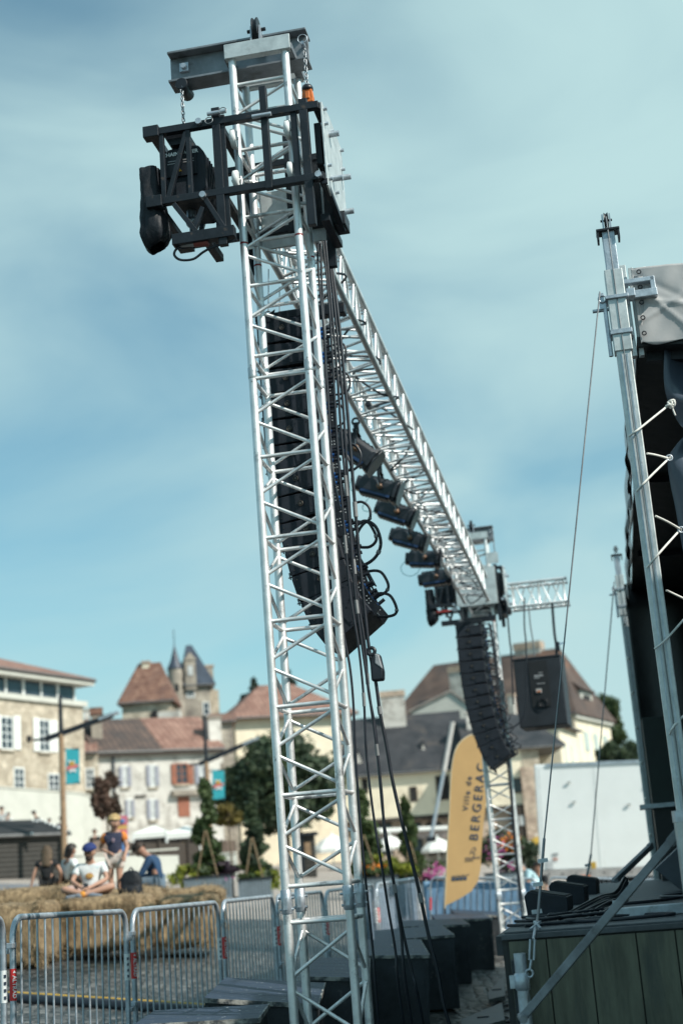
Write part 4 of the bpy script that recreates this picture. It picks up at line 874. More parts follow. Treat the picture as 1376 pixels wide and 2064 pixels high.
for k in range(5): LB().torus((.004*k-.01,-.005,.004*k-.01),.022,.006,Matrix.Rotation(R(35*k),3,'X')@Matrix.Rotation(R(50*k),3,'Y'),12,5).build('loop', rope, kn)
LB().tube((0,0,0),(.015,-.01,-.075),.005,n=6).build('loose_end', rope, kn)
for px in((1348,923),(1372,1068)):
    ey=thing('eyelet_ring','metal eyelet ring with white rope at the edge of the tarpaulin, '+('upper of two' if px[1]<1000 else 'lower of two'),'eyelet',at(px[0],px[1],8.18),0,'eyelet rings')
    LB().torus((0,0,0),.017,.006,Matrix.Rotation(R(90),3,'X'),14,6).build('ring', galv, ey)
# guy wires
def guy(lb,P,Q,r=.0042):
    o=thing('guy_wire',lb,'guy wire',Q,0,'guy wires of the masts'); MB().tube(P,Q,r,n=8).build('cable', wire, o); return o
A1=at(1208,588,7.9); B1=at(1096,1690,7.55)
guy('long steel guy wire from the nearer mast down to the stage corner',A1,B1)
A2=at(1237,1172,17.7); B2=at(1190,1722,17.3)
guy('faint steel guy wire from the farther mast down to the deck',A2,B2,.0075)
q=thing('turnbuckle','twisted wire tail and turnbuckle anchoring the nearer guy wire','turnbuckle',at(1075,1850,7.4),0,'guy wire anchors')
MB().path(cat([B1,at(1092,1740,7.52),at(1088,1790,7.48),at(1084,1840,7.42),at(1080,1868,7.36)],5),.0075,8).build('doubled_wire', wire, q)
for p in((1095,1735),(1085,1783),(1083,1838)): MB().beam(at(p[0]-12,p[1]+1,7.48),at(p[0]+8,p[1]-2,7.48),.016,.02).build('wire_clip', galv, q)
MB().beam(at(1068,1874,7.3),at(1088,1858,7.38),.012,.012).build('shackle', galv, q); MB().beam(at(1088,1872,7.3),at(1076,1858,7.38),.012,.012).build('shackle', galv, q)
for dx in(-5,4): MB().tube(at(1073+dx,1893,7.17),at(1071+dx,1935,7.17),.006,n=6).build('turnbuckle_side', galv, q)
MB().tube(at(1078,1870,7.25),at(1074,1894,7.17),.007,n=6).build('threaded_rod', galv, q); MB().tube(at(1070,1934,7.17),at(1067,1955,7.17),.007,n=6).build('threaded_rod', galv, q)
MB().torus(at(1066,1962,7.17),.018,.006,Matrix.Rotation(R(90),3,'X'),12,5).build('eye', galv, q); MB().tube(at(1066,1970,7.17),at(1059,2062,7.17),.005,n=6).build('lower_wire', wire, q)
q=thing('turnbuckle','small turnbuckle with a yellow tag on the farther guy wire','turnbuckle',at(1182,1745,17.2),0,'guy wire anchors')
MB().path([B2,at(1186,1745,17.2),at(1180,1772,17.1)],.014,6).build('doubled_wire', wire, q); MB().beam(at(1178,1745,17.2),at(1190,1742,17.2),.02,.03).build('wire_clip', galv, q)
# braces and the outrigger leg
GBR='galvanised diagonal braces at the side of the stage'
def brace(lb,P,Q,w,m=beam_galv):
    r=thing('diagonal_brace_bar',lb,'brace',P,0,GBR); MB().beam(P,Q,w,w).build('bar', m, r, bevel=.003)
    MB().beam(P+(Q-P)*.93,Q,w*.8,w*1.25).build('end_fitting', m, r); MB().tube(P+V((0,-.06,0)),P+V((0,.06,0)),.02,n=8).build('pivot_bolt', m, r)
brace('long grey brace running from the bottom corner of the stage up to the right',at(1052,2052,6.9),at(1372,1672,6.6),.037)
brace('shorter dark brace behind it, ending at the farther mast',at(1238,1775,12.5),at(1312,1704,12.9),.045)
q=thing('support_leg','upright galvanised leg at the right edge, in front of the stage','leg',V((at(1376,2064,6.5).x,6.5,-.12)),0)
P=at(1369,1636,6.5); 
LB().box((P.x-q.location.x,0,(P.z+.12)/2),(.055,.055,P.z+.12)).build('tube', galv_pale, q, bevel=.003); LB().box((P.x-q.location.x,0,.01),(.16,.16,.02)).build('base_plate', galv, q); LB().box((P.x-q.location.x,0,P.z+.10),(.062,.062,.05)).build('collar', galv, q)
cable('deck_cable','thin dark cable drooping across the side boards of the stage',[sp(.62,-.05,.42),sp(.9,-.05,.46),sp(1.25,-.05,.60),sp(1.7,-.05,.86)],.006,grp='cables on the stage side')
# floor plates and cables on the cobbles between risers and stage
GF='flat floor plates beside the stage'
for lb,a,b,c,d,z in (('grey floor plate at the bottom, nearest the stage corner leg',(930,2062),(1012,2028),(1018,2064),(928,2090),0),('second grey floor plate, farther up beside the corner leg',(982,2008),(1016,1972),(1018,2014),(985,2022),0)):
    zz=-.06; pts=[]
    for p in(a,b,c,d):
        dd=ray(*p); k=(zz-HC)/dd.z; pts.append(CAMP+dd*k)
    q=thing('floor_plate',lb,'floor plate',pts[0],0,GF); pts=sorted(pts,key=lambda p:math.atan2(p.y-sum(x.y for x in pts)/4,p.x-sum(x.x for x in pts)/4))
    MB().prism(pts,(0,0,.035)).build('plate', deckm, q, bevel=.004)
    MB().box(sum(pts,V())/4+V((0,0,.04)),(.10,.03,.01)).build('grip', steel_dark, q)
rr_=random.Random(5)
FC=['dark floor cable running from the risers past the near plate','dark floor cable curling round the farther plate','dark floor cable looping in the middle of the gap by the stage','dark floor cable along the foot of the risers','dark floor cable crossing the gap towards the stage front','tangled dark floor cable near the farther tower','dark floor cable trailing from the hanging bundle','loosely coiled dark floor cable by the stage leg','stretched dark floor cable lying close to the stage skirt','dark floor cable with wide bends, farthest up the gap']
for i,lb in enumerate(FC):
    pts=[]; y0=8.2+.75*i+rr_.uniform(-.4,.4); c0=rr_.uniform(.1,.5)
    for k in range(9):
        y=y0+.42*k+rr_.uniform(-.35,.35); x=-.315+(y-8)*.1745+.32+.30*c0+.22*math.sin(k*1.3+i*2)+rr_.uniform(-.12,.12)
        x=min(x,.50+(y-7.3)*.1745); pts.append(V((x,y,g(x,y)+.016)))
    cable('floor_cable',lb,pts,.009,grp='cables on the cobbles',k=5)
# unseen scaffold added right of the camera, only to shade stage side and risers
sw=thing('shade_scaffold','unseen scaffold tower clad in black mesh, added to shade the near side of the stage','scaffold',V((3.9,2.9,-.15)),0)
for x in (0,1.25,2.5):
    for y in (0,1.75,3.5): LB().tube((x,y,0),(x,y,5.35),.024,n=8).build('standard', galv, sw)
for z in (.4,2.4,4.4,5.3):
    for x in (0,2.5): LB().tube((x,-.1,z),(x,3.6,z),.024,n=8).build('ledger', galv, sw)
    for y in (0,3.5): LB().tube((-.1,y,z),(2.6,y,z),.024,n=8).build('transom', galv, sw)
for z in (2.45,4.45): LB().box((1.25,1.75,z),(2.5,3.5,.04)).build('platform', deckm, sw)
LB().box((-.04,1.75,2.75),(.006,3.56,5.1)).build('cladding', tarp_b, sw); LB().box((1.25,-.04,2.75),(2.56,.006,5.1)).build('cladding', tarp_b, sw); LB().box((1.25,3.54,2.75),(2.56,.006,5.1)).build('cladding', tarp_b, sw)
# ------------------------------------------------------------------ feather flag
fl=thing('feather_flag','tall yellow-orange feather flag with blue lettering beside the farther tower','flag',at(902,1825,22.3)+V((0,0,-.75)),0)
fyel=mat('yellow_flag_cloth',(.58,.37,.16),.7,0,.05,2); navy=mat('navy_print',(.05,.075,.12),.6)
out=[(896,1826),(899,1760),(902,1690),(905,1640),(907,1590),(910,1548),(915,1520),(924,1500),(938,1487),(952,1481),(966,1483),(976,1498),(983,1522),(984,1560),(980,1610),(974,1660),(970,1710),(968,1750),(963,1776),(950,1796),(925,1812)]
YF=22.3; PF=[at(x,y,YF) for x,y in out]
b=MB(); b.prism(PF,(0,.006,0)); b.build('cloth', fyel, fl)
MB().path([p+V((0,.012,0)) for p in cat([at(896,1832,YF)]+PF[:11],4)]+[],.014,8).build('pole', mat('pale_pole',(.62,.52,.35),.4), fl)
bs=MB(); p=at(896,1832,YF); bs.tube(p+V((0,.012,0)),V((p.x,p.y+.012,.1)),.014,n=8); bs.box((p.x,p.y,.10),(.5,.5,.03)); bs.build('base', steel_dark, fl)
IV=parent_inv(fl)
def ft(body,size,px,dirpx,bold=0,al='LEFT',sp=1.0):
    P=at(px[0],px[1],YF-.008); Q=at(dirpx[0],dirpx[1],YF-.008); x=(Q-P).normalized(); z=V((0,-1,0)); y=z.cross(x)
    text('lettering',body,size,navy,fl,IV@frame(P,x,y),al,bold=bold,sp=sp)
ft('BERGERAC',.185,(955,1694),(969,1560),.001,sp=1.42); ft('Ville de',.125,(938,1634),(947,1560),sp=1.35)
ft('BERGERAC',.050,(937,1731),(965,1728),.0); ft('POURPRE',.030,(937,1736),(965,1732)); ft('www.bergerac.fr',.040,(910,1766),(940,1763),.0)
lg=MB()
for i in range(4):
    p=at(913+8*i,1772-.6*i,YF-.004); lg.box(p,(.048,.006,.048))
lg.build('icon_squares', navy, fl)
lg=MB(); lg.path(cat([at(947,1722,YF-.004),at(950,1712,YF-.004),at(956,1708,YF-.004),at(958,1714,YF-.004),at(951,1717,YF-.004),at(957,1722,YF-.004),at(952,1726,YF-.004)],5),.0042,6); lg.build('emblem', navy, fl)
# ------------------------------------------------------------------ truck trailer
tr=thing('truck_trailer','big white box trailer parked behind the stage, plain side to us','truck trailer',V((at(1085,1650,37).x,37,-.15)),0)
TA=at(1085,1755,37); TB=at(1085,1541,37); th=TB.z-TA.z; tx=TA.x; TL=8.4
wp=mat('white_truck_paint',(.80,.82,.81),.35,0,.03,1.2); overlay(wp,(.60,.60,.56),2.2,.64,.80,(1,1,.2))
MB().box2((tx,37,TA.z),(tx+TL,39.5,TB.z)).build('box_body', wp, tr, bevel=.03)
for i in range(6): MB().box2((tx+.1+i*1.38,36.994,TA.z+.02),(tx+.115+i*1.38,37.002,TB.z-.10)).build('panel_seam', mat('seam_grey',(.60,.62,.62),.4), tr)
MB().box2((tx+.3,36.97,TB.z-.07),(tx+TL,37.0,TB.z+.015)).build('top_rail', galv, tr); MB().box2((tx-.02,36.95,TA.z-.20),(tx+TL,37.05,TA.z-.0)).build('bottom_rail', mat('trailer_rail',(.40,.38,.37),.5,.3), tr)
rv=MB()
for i in range(24): rv.tube((tx+.2+i*.34,36.935,TA.z-.10),(tx+.2+i*.34,36.96,TA.z-.10),.022,n=6)
rv.build('rail_rivets', steel_dark, tr); MB().box2((tx-.02,36.955,TA.z-.22),(tx+TL,37.06,TA.z-.203)).build('rail_edge', galv, tr)
for i,(x,y) in enumerate(((1134,1575),(1146,1614),(1288,1575),(1254,1615))):
    p=at(x,y,36.96); MB().box(p,(.09,.04,.035)).build('side_fitting', mat('grey_fitting',(.33,.34,.33),.5), tr)
for x,y,w,h,m in ((1113,1721,.14,.05,mat('grey_print',(.32,.33,.34),.5)),(1113,1731,.13,.07,mat('pale_red_print',(.5,.30,.26),.5)),(1103,1743,.17,.22,mat('pale_grey_plate',(.52,.54,.55),.5)),(1190,1743,.12,.24,yellow),(1201,1749,.17,.12,mat('pale_grey_plate',(.52,.54,.55),.5))):
    MB().box(at(x,y,36.985),(w,.015,h)).build('marking_plate', m, tr)
MB().box(at(1175,1764,36.93),(.24,.04,.08)).build('side_lamp', orange_p, tr)
for x in(4.6,5.9,7.2):
    w=MB(); Mx=Matrix.Rotation(R(90),3,'X'); w.lathe([(.30,-.14),(.50,-.13),(.52,0),(.50,.13),(.30,.14)],(tx+x,37.3,.37),24,Mx); w.build('wheel', rubber, tr)
    w=MB(); w.lathe([(.02,0),(.30,.02),(.30,.13),(.28,.145)],(tx+x,37.3,.37),20,Mx); w.build('rim', galv, tr)
MB().box2((tx+.8,37.6,TA.z-.6),(tx+TL,38.9,TA.z-.22)).build('chassis', steel_dark, tr)
for y in(37.5,39.0): MB().box2((tx+1.6,y-.06,-.15),(tx+1.72,y+.06,TA.z-.2)).build('landing_leg', steel_dark, tr)

tr.rotation_euler=(0,R(2.6),R(-8.5))
# ------------------------------------------------------------------ far materials
stone = mat('warm_limestone', (.46,.39,.30), .85, 0, .22, .9, .2, 6, col2=(.58,.51,.41)); overlay(stone,(.22,.18,.13),.6,.48,.70); overlay(stone,(.62,.56,.46),1.6,.58,.70); voro(stone,2.6,.25,.16,(.30,.26,.20),.04,(1,1,1.7))
stone_g = mat('grey_old_stone', (.33,.29,.24), .85, 0, .28, .8, .2, 6, col2=(.46,.41,.34)); overlay(stone_g,(.15,.13,.115),.6,.46,.68); voro(stone_g,2.4,.25,.16,(.24,.21,.18),.04,(1,1,1.6))
plas_w = mat('old_white_render', (.56,.54,.50), .85, 0, .15, .7, .15, 8); overlay(plas_w,(.24,.215,.19),.75,.47,.68); overlay(plas_w,(.62,.60,.56),2.0,.58,.7)
plas_c = mat('cream_render', (.80,.72,.56), .85, 0, .08, .6, .1, 8); overlay(plas_c,(.46,.38,.28),.5,.54,.74)
plas_p = mat('pale_plaster', (.53,.53,.48), .85, 0, .06, 1.2, .3, 10); overlay(plas_p,(.50,.50,.45),.5,.58,.78)
brick = mat('pinkish_rubble', (.50,.37,.29), .85, 0, .3, 1.2, .2, 6, col2=(.52,.42,.33)); voro(brick,3.2,.4,.25,(.35,.28,.22),.05,(1,1,1.8))
tile_r = mat('red_roof_tiles', (.255,.125,.095), .8, 0, .3, 1.4, .2, 10, col2=(.33,.20,.155)); overlay(tile_r,(.13,.075,.06),.8,.5,.70); waves(tile_r,.75,.7,(.17,.085,.065),'X',.4); overlay(tile_r,(.42,.27,.21),2.6,.57,.70)
tile_d = mat('mossy_brown_tiles', (.085,.066,.06), .85, 0, .35, 1.1, .2, 10, col2=(.15,.10,.08)); overlay(tile_d,(.05,.045,.045),.7,.5,.7); waves(tile_d,.75,.5,(.05,.04,.04),'X',.4); overlay(tile_d,(.20,.14,.12),2.4,.58,.72)
tile_o = mat('orange_brown_tiles', (.175,.078,.052), .8, 0, .4, 2.2, .2, 10, col2=(.30,.17,.12)); overlay(tile_o,(.09,.05,.045),1.1,.5,.66); waves(tile_o,1.0,.3,(.11,.055,.045),'Z',.4); overlay(tile_o,(.36,.24,.18),2.2,.58,.70)
roof_b = mat('brown_flat_tiles', (.080,.054,.046), .8, 0, .3, .5, .15, 12, col2=(.12,.083,.068)); overlay(roof_b,(.20,.085,.045),.22,.56,.72); overlay(roof_b,(.062,.05,.048),.3,.52,.68); waves(roof_b,1.6,.2,None,'Z',.2)
slate = mat('dark_slate', (.026,.028,.034), .6, 0, .25, 1, .1, 10, col2=(.046,.047,.053)); overlay(slate,(.085,.068,.058),.5,.53,.70); waves(slate,2.2,.25,None,'Z',.2)
slate_b = mat('blue_slate', (.040,.052,.075), .45, 0, .25, 1.2, .1, 10)
shut_w = mat('white_shutters', (.74,.75,.72), .6, 0, .05, 3); shut_g = mat('grey_blue_shutters', (.27,.28,.33), .7, 0, .12, 3); shut_b = mat('faded_red_shutters', (.27,.10,.06), .7, 0, .15, 3); shut_t = mat('pale_teal_shutters', (.50,.60,.57), .7, 0, .08, 3)
glass = mat('window_glass', (.035,.05,.065), .12, 0, .3, 1.5); curtain = mat('white_curtain_glass', (.46,.48,.48), .35, 0, .2, 3); dark_o = mat('dark_opening', (.015,.015,.016), .8)
frame_w = mat('white_window_frame', (.70,.72,.71), .5); wood_o = mat('orange_timber', (.28,.18,.105), .6, 0, .2, 4); wood_d = mat('dark_stained_timber', (.034,.032,.028), .7, 0, .25, 3, .2, 20); waves(wood_d,1.6,.7,(.015,.014,.012),'Z',.1)
beam_d = mat('dark_timber_beam', (.045,.035,.028), .8)
fence_w = mat('brown_fence_boards', (.20,.145,.115), .75, 0, .3, 3); waves(fence_w,1.7,.6,(.08,.06,.05),'X',.1)
zinc = mat('corrugated_zinc', (.19,.235,.27), .45, .3, .12, 4); waves(zinc,3.2,.9,(.09,.12,.14),'X',0)
canopy_w = mat('white_awning_cloth', (.82,.82,.78), .7, 0, .03, 2)

class Bld:
    """a building whose facade runs from pixel A to pixel B at depths YA, YB; u runs along it, w goes inward"""
    def __init__(s, name, label, cat_, a, b, depth, group=None):
        A=at(*a); B=at(*b); s.zg=min(g(A.x,A.y),g(B.x,B.y))-.4
        s.A=V((A.x,A.y,s.zg)); e=V((B.x-A.x,B.y-A.y,0)); s.L=e.length; s.e=e.normalized(); s.n=V((-s.e.y,s.e.x,0)); s.d=depth
        s.r=thing(name,label,cat_,s.A,math.atan2(s.e.y,s.e.x),group)
    def uz(s, px, py, off=0):
        d=ray(px,py); p0=s.A+s.n*off; k=(p0-CAMP).dot(s.n)/d.dot(s.n); p=CAMP+d*k-s.A; return p.dot(s.e), p.z
    def box(s,nm,u0,u1,w0,w1,z0,z1,m,par=None,bev=0):
        o=LB().box2((u0,w0,z0),(u1,w1,z1)).build(nm,m,par or s.r,bevel=bev); return o
    wo=0.0
    def rect(s, x0,y0,x1,y1, off=None):
        off=s.wo if off is None else off
        ym=(y0+y1)/2; xm=(x0+x1)/2
        u0,_=s.uz(x0,ym,off); u1,_=s.uz(x1,ym,off); _,zt=s.uz(xm,y0,off); _,zb=s.uz(xm,y1,off); return u0,u1,zb,zt
    def win(s, rc, pane=glass, fr=frame_w, bars=(1,2), sh=(), shm=shut_w, sill=True, nm='window'):
        u0,u1,z0,z1=s.rect(*rc); w=s.wo; t=.10
        class SB(LB):
            def box2(q,a,b): return LB.box2(q,(a[0],a[1]+w,a[2]),(b[0],b[1]+w,b[2]))
        f=SB()
        f.box2((u0-t,-.05,z0-t),(u0,.03,z1+t)); f.box2((u1,-.05,z0-t),(u1+t,.03,z1+t)); f.box2((u0,-.05,z1),(u1,.03,z1+t)); f.box2((u0,-.05,z0-t),(u1,.03,z0))
        for i in range(1,bars[0]+1): u=u0+(u1-u0)*i/(bars[0]+1); f.box2((u-.035,-.045,z0),(u+.035,.0,z1))
        for i in range(1,bars[1]+1): z=z0+(z1-z0)*i/(bars[1]+1); f.box2((u0,-.042,z-.025),(u1,-.002,z+.025))
        fo=f.build(nm,fr,s.r)
        SB().box2((u0,-.025,z0),(u1,.02,z1)).build('pane',pane,fo)
        if sill: SB().box2((u0-.2,-.16,z0-t-.12),(u1+.2,.0,z0-t-.002)).build('sill',stone,fo)
        for q in sh:
            a,b,c,d=s.rect(*q); b_=SB(); b_.box2((a,-.10,c),(b,-.052,d))
            for k in range(3): zz=c+(d-c)*(k+.5)/3; b_.box2((a+.04,-.115,zz-.04),(b-.04,-.098,zz+.04))
            b_.build('shutter',shm,s.r)
        return fo
    def roof(s, ez, rz, m, ov=.4, hl=0., hr=0., nm='roof', u0=None, u1=None, w0=None, w1=None, th=.18, par=None):
        u0=(-ov if u0 is None else u0); u1=(s.L+ov if u1 is None else u1); w0=(-ov if w0 is None else w0); w1=(s.d+ov if w1 is None else w1); wm=(w0+w1)/2
        P=[V((u0,w0,ez)),V((u1,w0,ez)),V((u1,w1,ez)),V((u0,w1,ez)),V((u0+hl,wm,rz)),V((u1-hr,wm,rz))]
        v=P+[V((p.x,p.y,ez-th)) for p in P[:4]]
        f=[(0,1,5,4),(2,3,4,5),(1,2,5),(3,0,4),(6,9,8,7),(0,6,7,1),(1,7,8,2),(2,8,9,3),(3,9,6,0)]
        LB().path([V((u0,w0-.05,ez-.10)),V(((u0+u1)/2,w0-.05,ez-.115)),V((u1,w0-.05,ez-.13))],.075,8).build('gutter',mat('grey_gutter',(.16,.16,.16),.5,.3),s.r)
        return LB().add(v,f).build(nm,m,par or s.r)
    def chim(s,x0,y0,x1,y1,off,m=plas_w,cap=brick,capfrac=.2,thick=1.0):
        u0,u1,z0,z1=s.rect(x0,y0,x1,y1,off); h=z1-z0
        o=s.box('chimney',u0,u1,off,off+thick,z0-1.5,z1-h*capfrac,m); s.box('chimney_cap',u0-.08,u1+.08,off-.08,off+thick+.08,z1-h*capfrac+.002,z1,cap,o); return o

# ---- left stone building, hipped tile roof over a glazed strip
b=Bld('stone_building','long limestone building at the left edge with white shutters and glazed top strip','building',(-110,1500,84.0),(170,1500,96.0),12)
_,zc=b.uz(100,1407); _,zs=b.uz(100,1375); 
b.box('wall',0,b.L,0,b.d,0,zc-.35,stone); b.box('cornice',-.25,b.L+.25,-.22,b.d+.3,zc-.348,zc,plas_p)
b.box('glazed_strip',-.0,b.L-.55,.25,b.d-.5,zc+.002,zs,glass)
for k in range(9):
    u=b.L-.6-k*1.75; b.box('mullion',u-(.16 if k%2 else .09),u+.06,.18,.30,zc+.003,zs-.003,frame_w)
b.box('soffit',-.8,b.L+.5,-.65,b.d+1,zs+.002,zs+.22,plas_p)
_,zr=b.uz(0,1336,3); b.roof(zs+.46,zs+2.9,tile_r,u0=-.9,u1=b.L+.55,w0=-.7,w1=b.d+1.1,hl=3,hr=6.5,th=.235)
vp=LB(); uu,zz=b.uz(62,1352,2.2); vp.tube((uu,2.2,zz-.6),(uu,2.2,zz+.25),.14,n=10); vp.build('roof_vent',galv,b.r)
b.win((3,1447,24,1508),bars=(1,3),sh=((27,1443,40,1511),(-16,1440,0,1507))); b.win((80,1453,98,1513),bars=(1,3),sh=((66,1447,78,1514),(100,1452,115,1516)))
b.win((30,1550,47,1590),bars=(1,2),sill=False); b.win((99,1562,118,1598),bars=(1,2),sill=False)
uu,zz=b.uz(58,1489); LB().lathe([(.02,0),(.22,.0),(.22,.06),(.14,.06)],(uu,-.04,zz),14,Matrix.Rotation(R(90),3,'X')).build('round_vent',dark_o,b.r)
# ---- pale parapet wall of the ramp
P=[at(x,y,Yd) for x,y,Yd in ((-90,1580,72),(0,1588,74),(165,1600,80),(184,1607,81),(206,1650,82))]
w=thing('ramp_wall','long pale plastered wall sloping down below the limestone building','wall',V((P[1].x,P[1].y,1.5)),0)
zb=1.3; m_=MB()
for i in range(4):
    a,c=P[i],P[i+1]; n_=V((-(c-a).y,(c-a).x,0)).normalized()*.5
    m_.prism([V((a.x,a.y,zb)),V((c.x,c.y,zb)),c,a],n_)
m_.build('wall_body',plas_p,w)
for i in range(3):
    a,c=P[i],P[i+1]; n_=V((-(c-a).y,(c-a).x,0)).normalized(); MB().beam(a+n_*.25+V((0,0,.04)),c+n_*.25+V((0,0,.04)),.6,.08).build('coping',plas_p,w)
# ---- old terrace with red and dark roof
b=Bld('terraced_house','two-storey old house with white render, grey and faded red shutters','house',(200,1600,98),(447,1600,102),9)
_,ze=b.uz(320,1511); _,zr=b.uz(320,1447,4.5)
b.box('wall',0,b.L,0,b.d,0,ze-.25,plas_w); b.box('eave_board',-.2,b.L+.2,-.45,.0,ze-.35,ze-.19,beam_d)
um,_=b.uz(305,1480,2); b.roof(ze,zr,tile_d,u0=-.3,u1=um,nm='roof'); b.roof(ze+.01,zr+.01,tile_r,u0=um+.004,u1=b.L+.3,nm='roof')
for x,y in ((268,1494),(352,1482),(222,1470)):
    t=(1511-y)/64; uu,zz=b.uz(x,y,4.9*t); LB().beam((uu,4.9*t-.35,zz-.22),(uu,4.9*t+.35,zz+.22),.9 if x!=222 else .5,.10).build('skylight',glass if x==352 else curtain,b.r)
b.chim(421,1443,446,1495,.6,plas_w,stone_g,.12)
for rc,sh,shm,pn in (((248,1545,256,1584),((240,1546,247,1585),(257,1545,264,1585)),shut_g,curtain),((303,1544,312,1584),((295,1543,302,1584),(313,1544,320,1584)),shut_g,curtain),((356,1541,376,1578),((345,1540,355,1581),(377,1540,389,1581)),shut_b,glass),((402,1544,409,1580),((393,1543,401,1581),(410,1544,418,1581)),shut_g,curtain),
     ((304,1613,312,1650),((296,1612,303,1650),(313,1612,320,1650)),shut_g,curtain),((259,1613,264,1645),((253,1613,258,1646),(265,1613,271,1646)),shut_g,curtain)):
    b.win(rc,pane=pn,bars=(1,2) if shm is shut_b else (0,1),sh=sh,shm=shm,fr=frame_w if shm is shut_g else shut_b)
u0,u1,z0,z1=b.rect(359,1606,382,1646); b.box('door',u0,u1,-.06,.0,z0,z1,shut_b)
u0,u1,z0,z1=b.rect(272,1603,294,1607); b.box('lintel',u0,u1,-.12,.0,z0,z1,beam_d)
u0,u1,z0,z1=b.rect(345,1592,440,1602); b.box('ledge',u0,u1,-.5,.0,z0,z1,stone_g)
uu,z1=b.uz(227,1515); LB().tube((uu,-.14,.3),(uu,-.14,z1),.07,n=8).build('downpipe',slate_b,b.r)
b=Bld('small_house','narrow stone house with a tall brown chimney, squeezed beside the limestone building','house',(166,1600,97),(201,1600,97.2),8)
_,ze=b.uz(185,1514); b.box('wall',0,b.L-.02,0,b.d,0,ze-.2,stone); b.roof(ze,ze+1.6,tile_r,ov=.25,u0=-.2,u1=b.L-.03)
b.win((176,1551,188,1587),bars=(1,2)); b.chim(184,1426,206,1475,2.4,stone_g,tile_o,.30,1.2); b.chim(170,1428,181,1470,5.4,plas_w,plas_p,.1,.8)
# ---- pavilion with steep roof
b=Bld('pavilion_house','stone pavilion under a steep rust-red hipped roof with one chimney','house',(247,1440,118),(345,1440,118),4.5)
_,ze=b.uz(300,1413); _,zr=b.uz(300,1339,3); b.box('wall',0,b.L,0,b.d,0,ze-.1,stone)
b.roof(ze,zr,tile_o,ov=.35,hl=b.L*.37,hr=b.L*.33); b.chim(287,1332,301,1376,1.9,plas_c,brick,.12,.7)
uu,zz=b.uz(313,1440); LB().lathe([(.02,0),(.36,0),(.36,.06),(.2,.06)],(uu,-.04,zz),16,Matrix.Rotation(R(90),3,'X')).build('round_window',dark_o,b.r)
u0,u1,z0,z1=b.rect(322,1427,366,1444); b.box('pale_gable',u0,u1,-1.2,-.05,z0-2,z1-.4,plas_w)
# ---- chateau with turret
b=Bld('chateau','old stone chateau with a blue-slate cone turret and a tall pointed roof','chateau',(366,1420,129),(425,1420,129.6),7)
_,ze=b.uz(400,1379); b.box('wall',0,b.L,0,b.d,0,ze-.1,stone_g)
_,zr=b.uz(386,1298,2.5); b.roof(ze,zr,slate_b,ov=.3,u0=.2,u1=b.L+.5,hl=b.L*.30,hr=b.L*.60,w1=6.6)
b.box('side_wing',b.L+.01,b.L+.85,.6,b.d,0,ze-.5,stone); b.box('tower_base',-1.1,-.01,1.0,b.d,0,ze-1.2,stone_g); b.chim(415,1340,430,1375,2.5,stone_g,brick,.15,.7)
u0,u1,z0,z1=b.rect(373,1331,395,1379,-.3); b.box('dormer',u0,u1,-.35,2.0,z0-.5,z1,stone_g); LB().prism([(u0-.1,-.45,z1+.002),(u1+.1,-.45,z1+.002),((u0+u1)/2,-.45,z1+.75)],(0,2.2,0)).build('dormer_gable',stone_g,b.r)
u0,u1,z0,z1=b.rect(379,1342,389,1361,-.36); b.box('dormer_window',u0,u1,-.40,-.36,z0,z1,curtain); b.win((378,1383,390,1404),bars=(1,1),sill=False); b.win((411,1417,421,1440),bars=(0,1),sill=False)
uu,_=b.uz(358,1400,-.5); _,zt=b.uz(358,1346,-.5); _,za=b.uz(354,1296,-.5); rr=.70
LB().lathe([(rr,0),(rr,zt)],(uu,.3,0),20).build('turret',stone_g,b.r); LB().lathe([(rr+.10,zt-.02),(rr*.62,zt+(za-zt)*.32),(rr*.25,zt+(za-zt)*.72),(.03,za)],(uu,.3,0),20).build('turret_roof',slate_b,b.r)
LB().tube((uu,.3,za-.1),(uu,.3,za+1.4),.035,n=6).build('finial',steel_dark,b.r); u0,u1,z0,z1=b.rect(354,1378,361,1393,-.5); b.box('turret_window',u0,u1,-.45,-.38,z0,z1,dark_o)
# ---- house behind the tree
b=Bld('hip_roof_house','cream house with a broad red hipped roof behind the big tree','house',(474,1460,119),(704,1455,122),10)
_,ze=b.uz(590,1442); _,zr=b.uz(590,1379,5); b.box('wall',0,b.L,0,b.d,0,ze-.15,plas_c); b.roof(ze,zr,tile_r,ov=.7,hl=b.L*.42,hr=b.L*.42)
b=Bld('low_annex','low stone annex with a sliver of red roof between chateau and tree','house',(432,1480,112),(470,1480,112.2),6)
_,ze=b.uz(450,1452); b.box('wall',0,b.L,0,b.d,0,ze-.1,stone_g); b.roof(ze,ze+.9,tile_o,ov=.3)
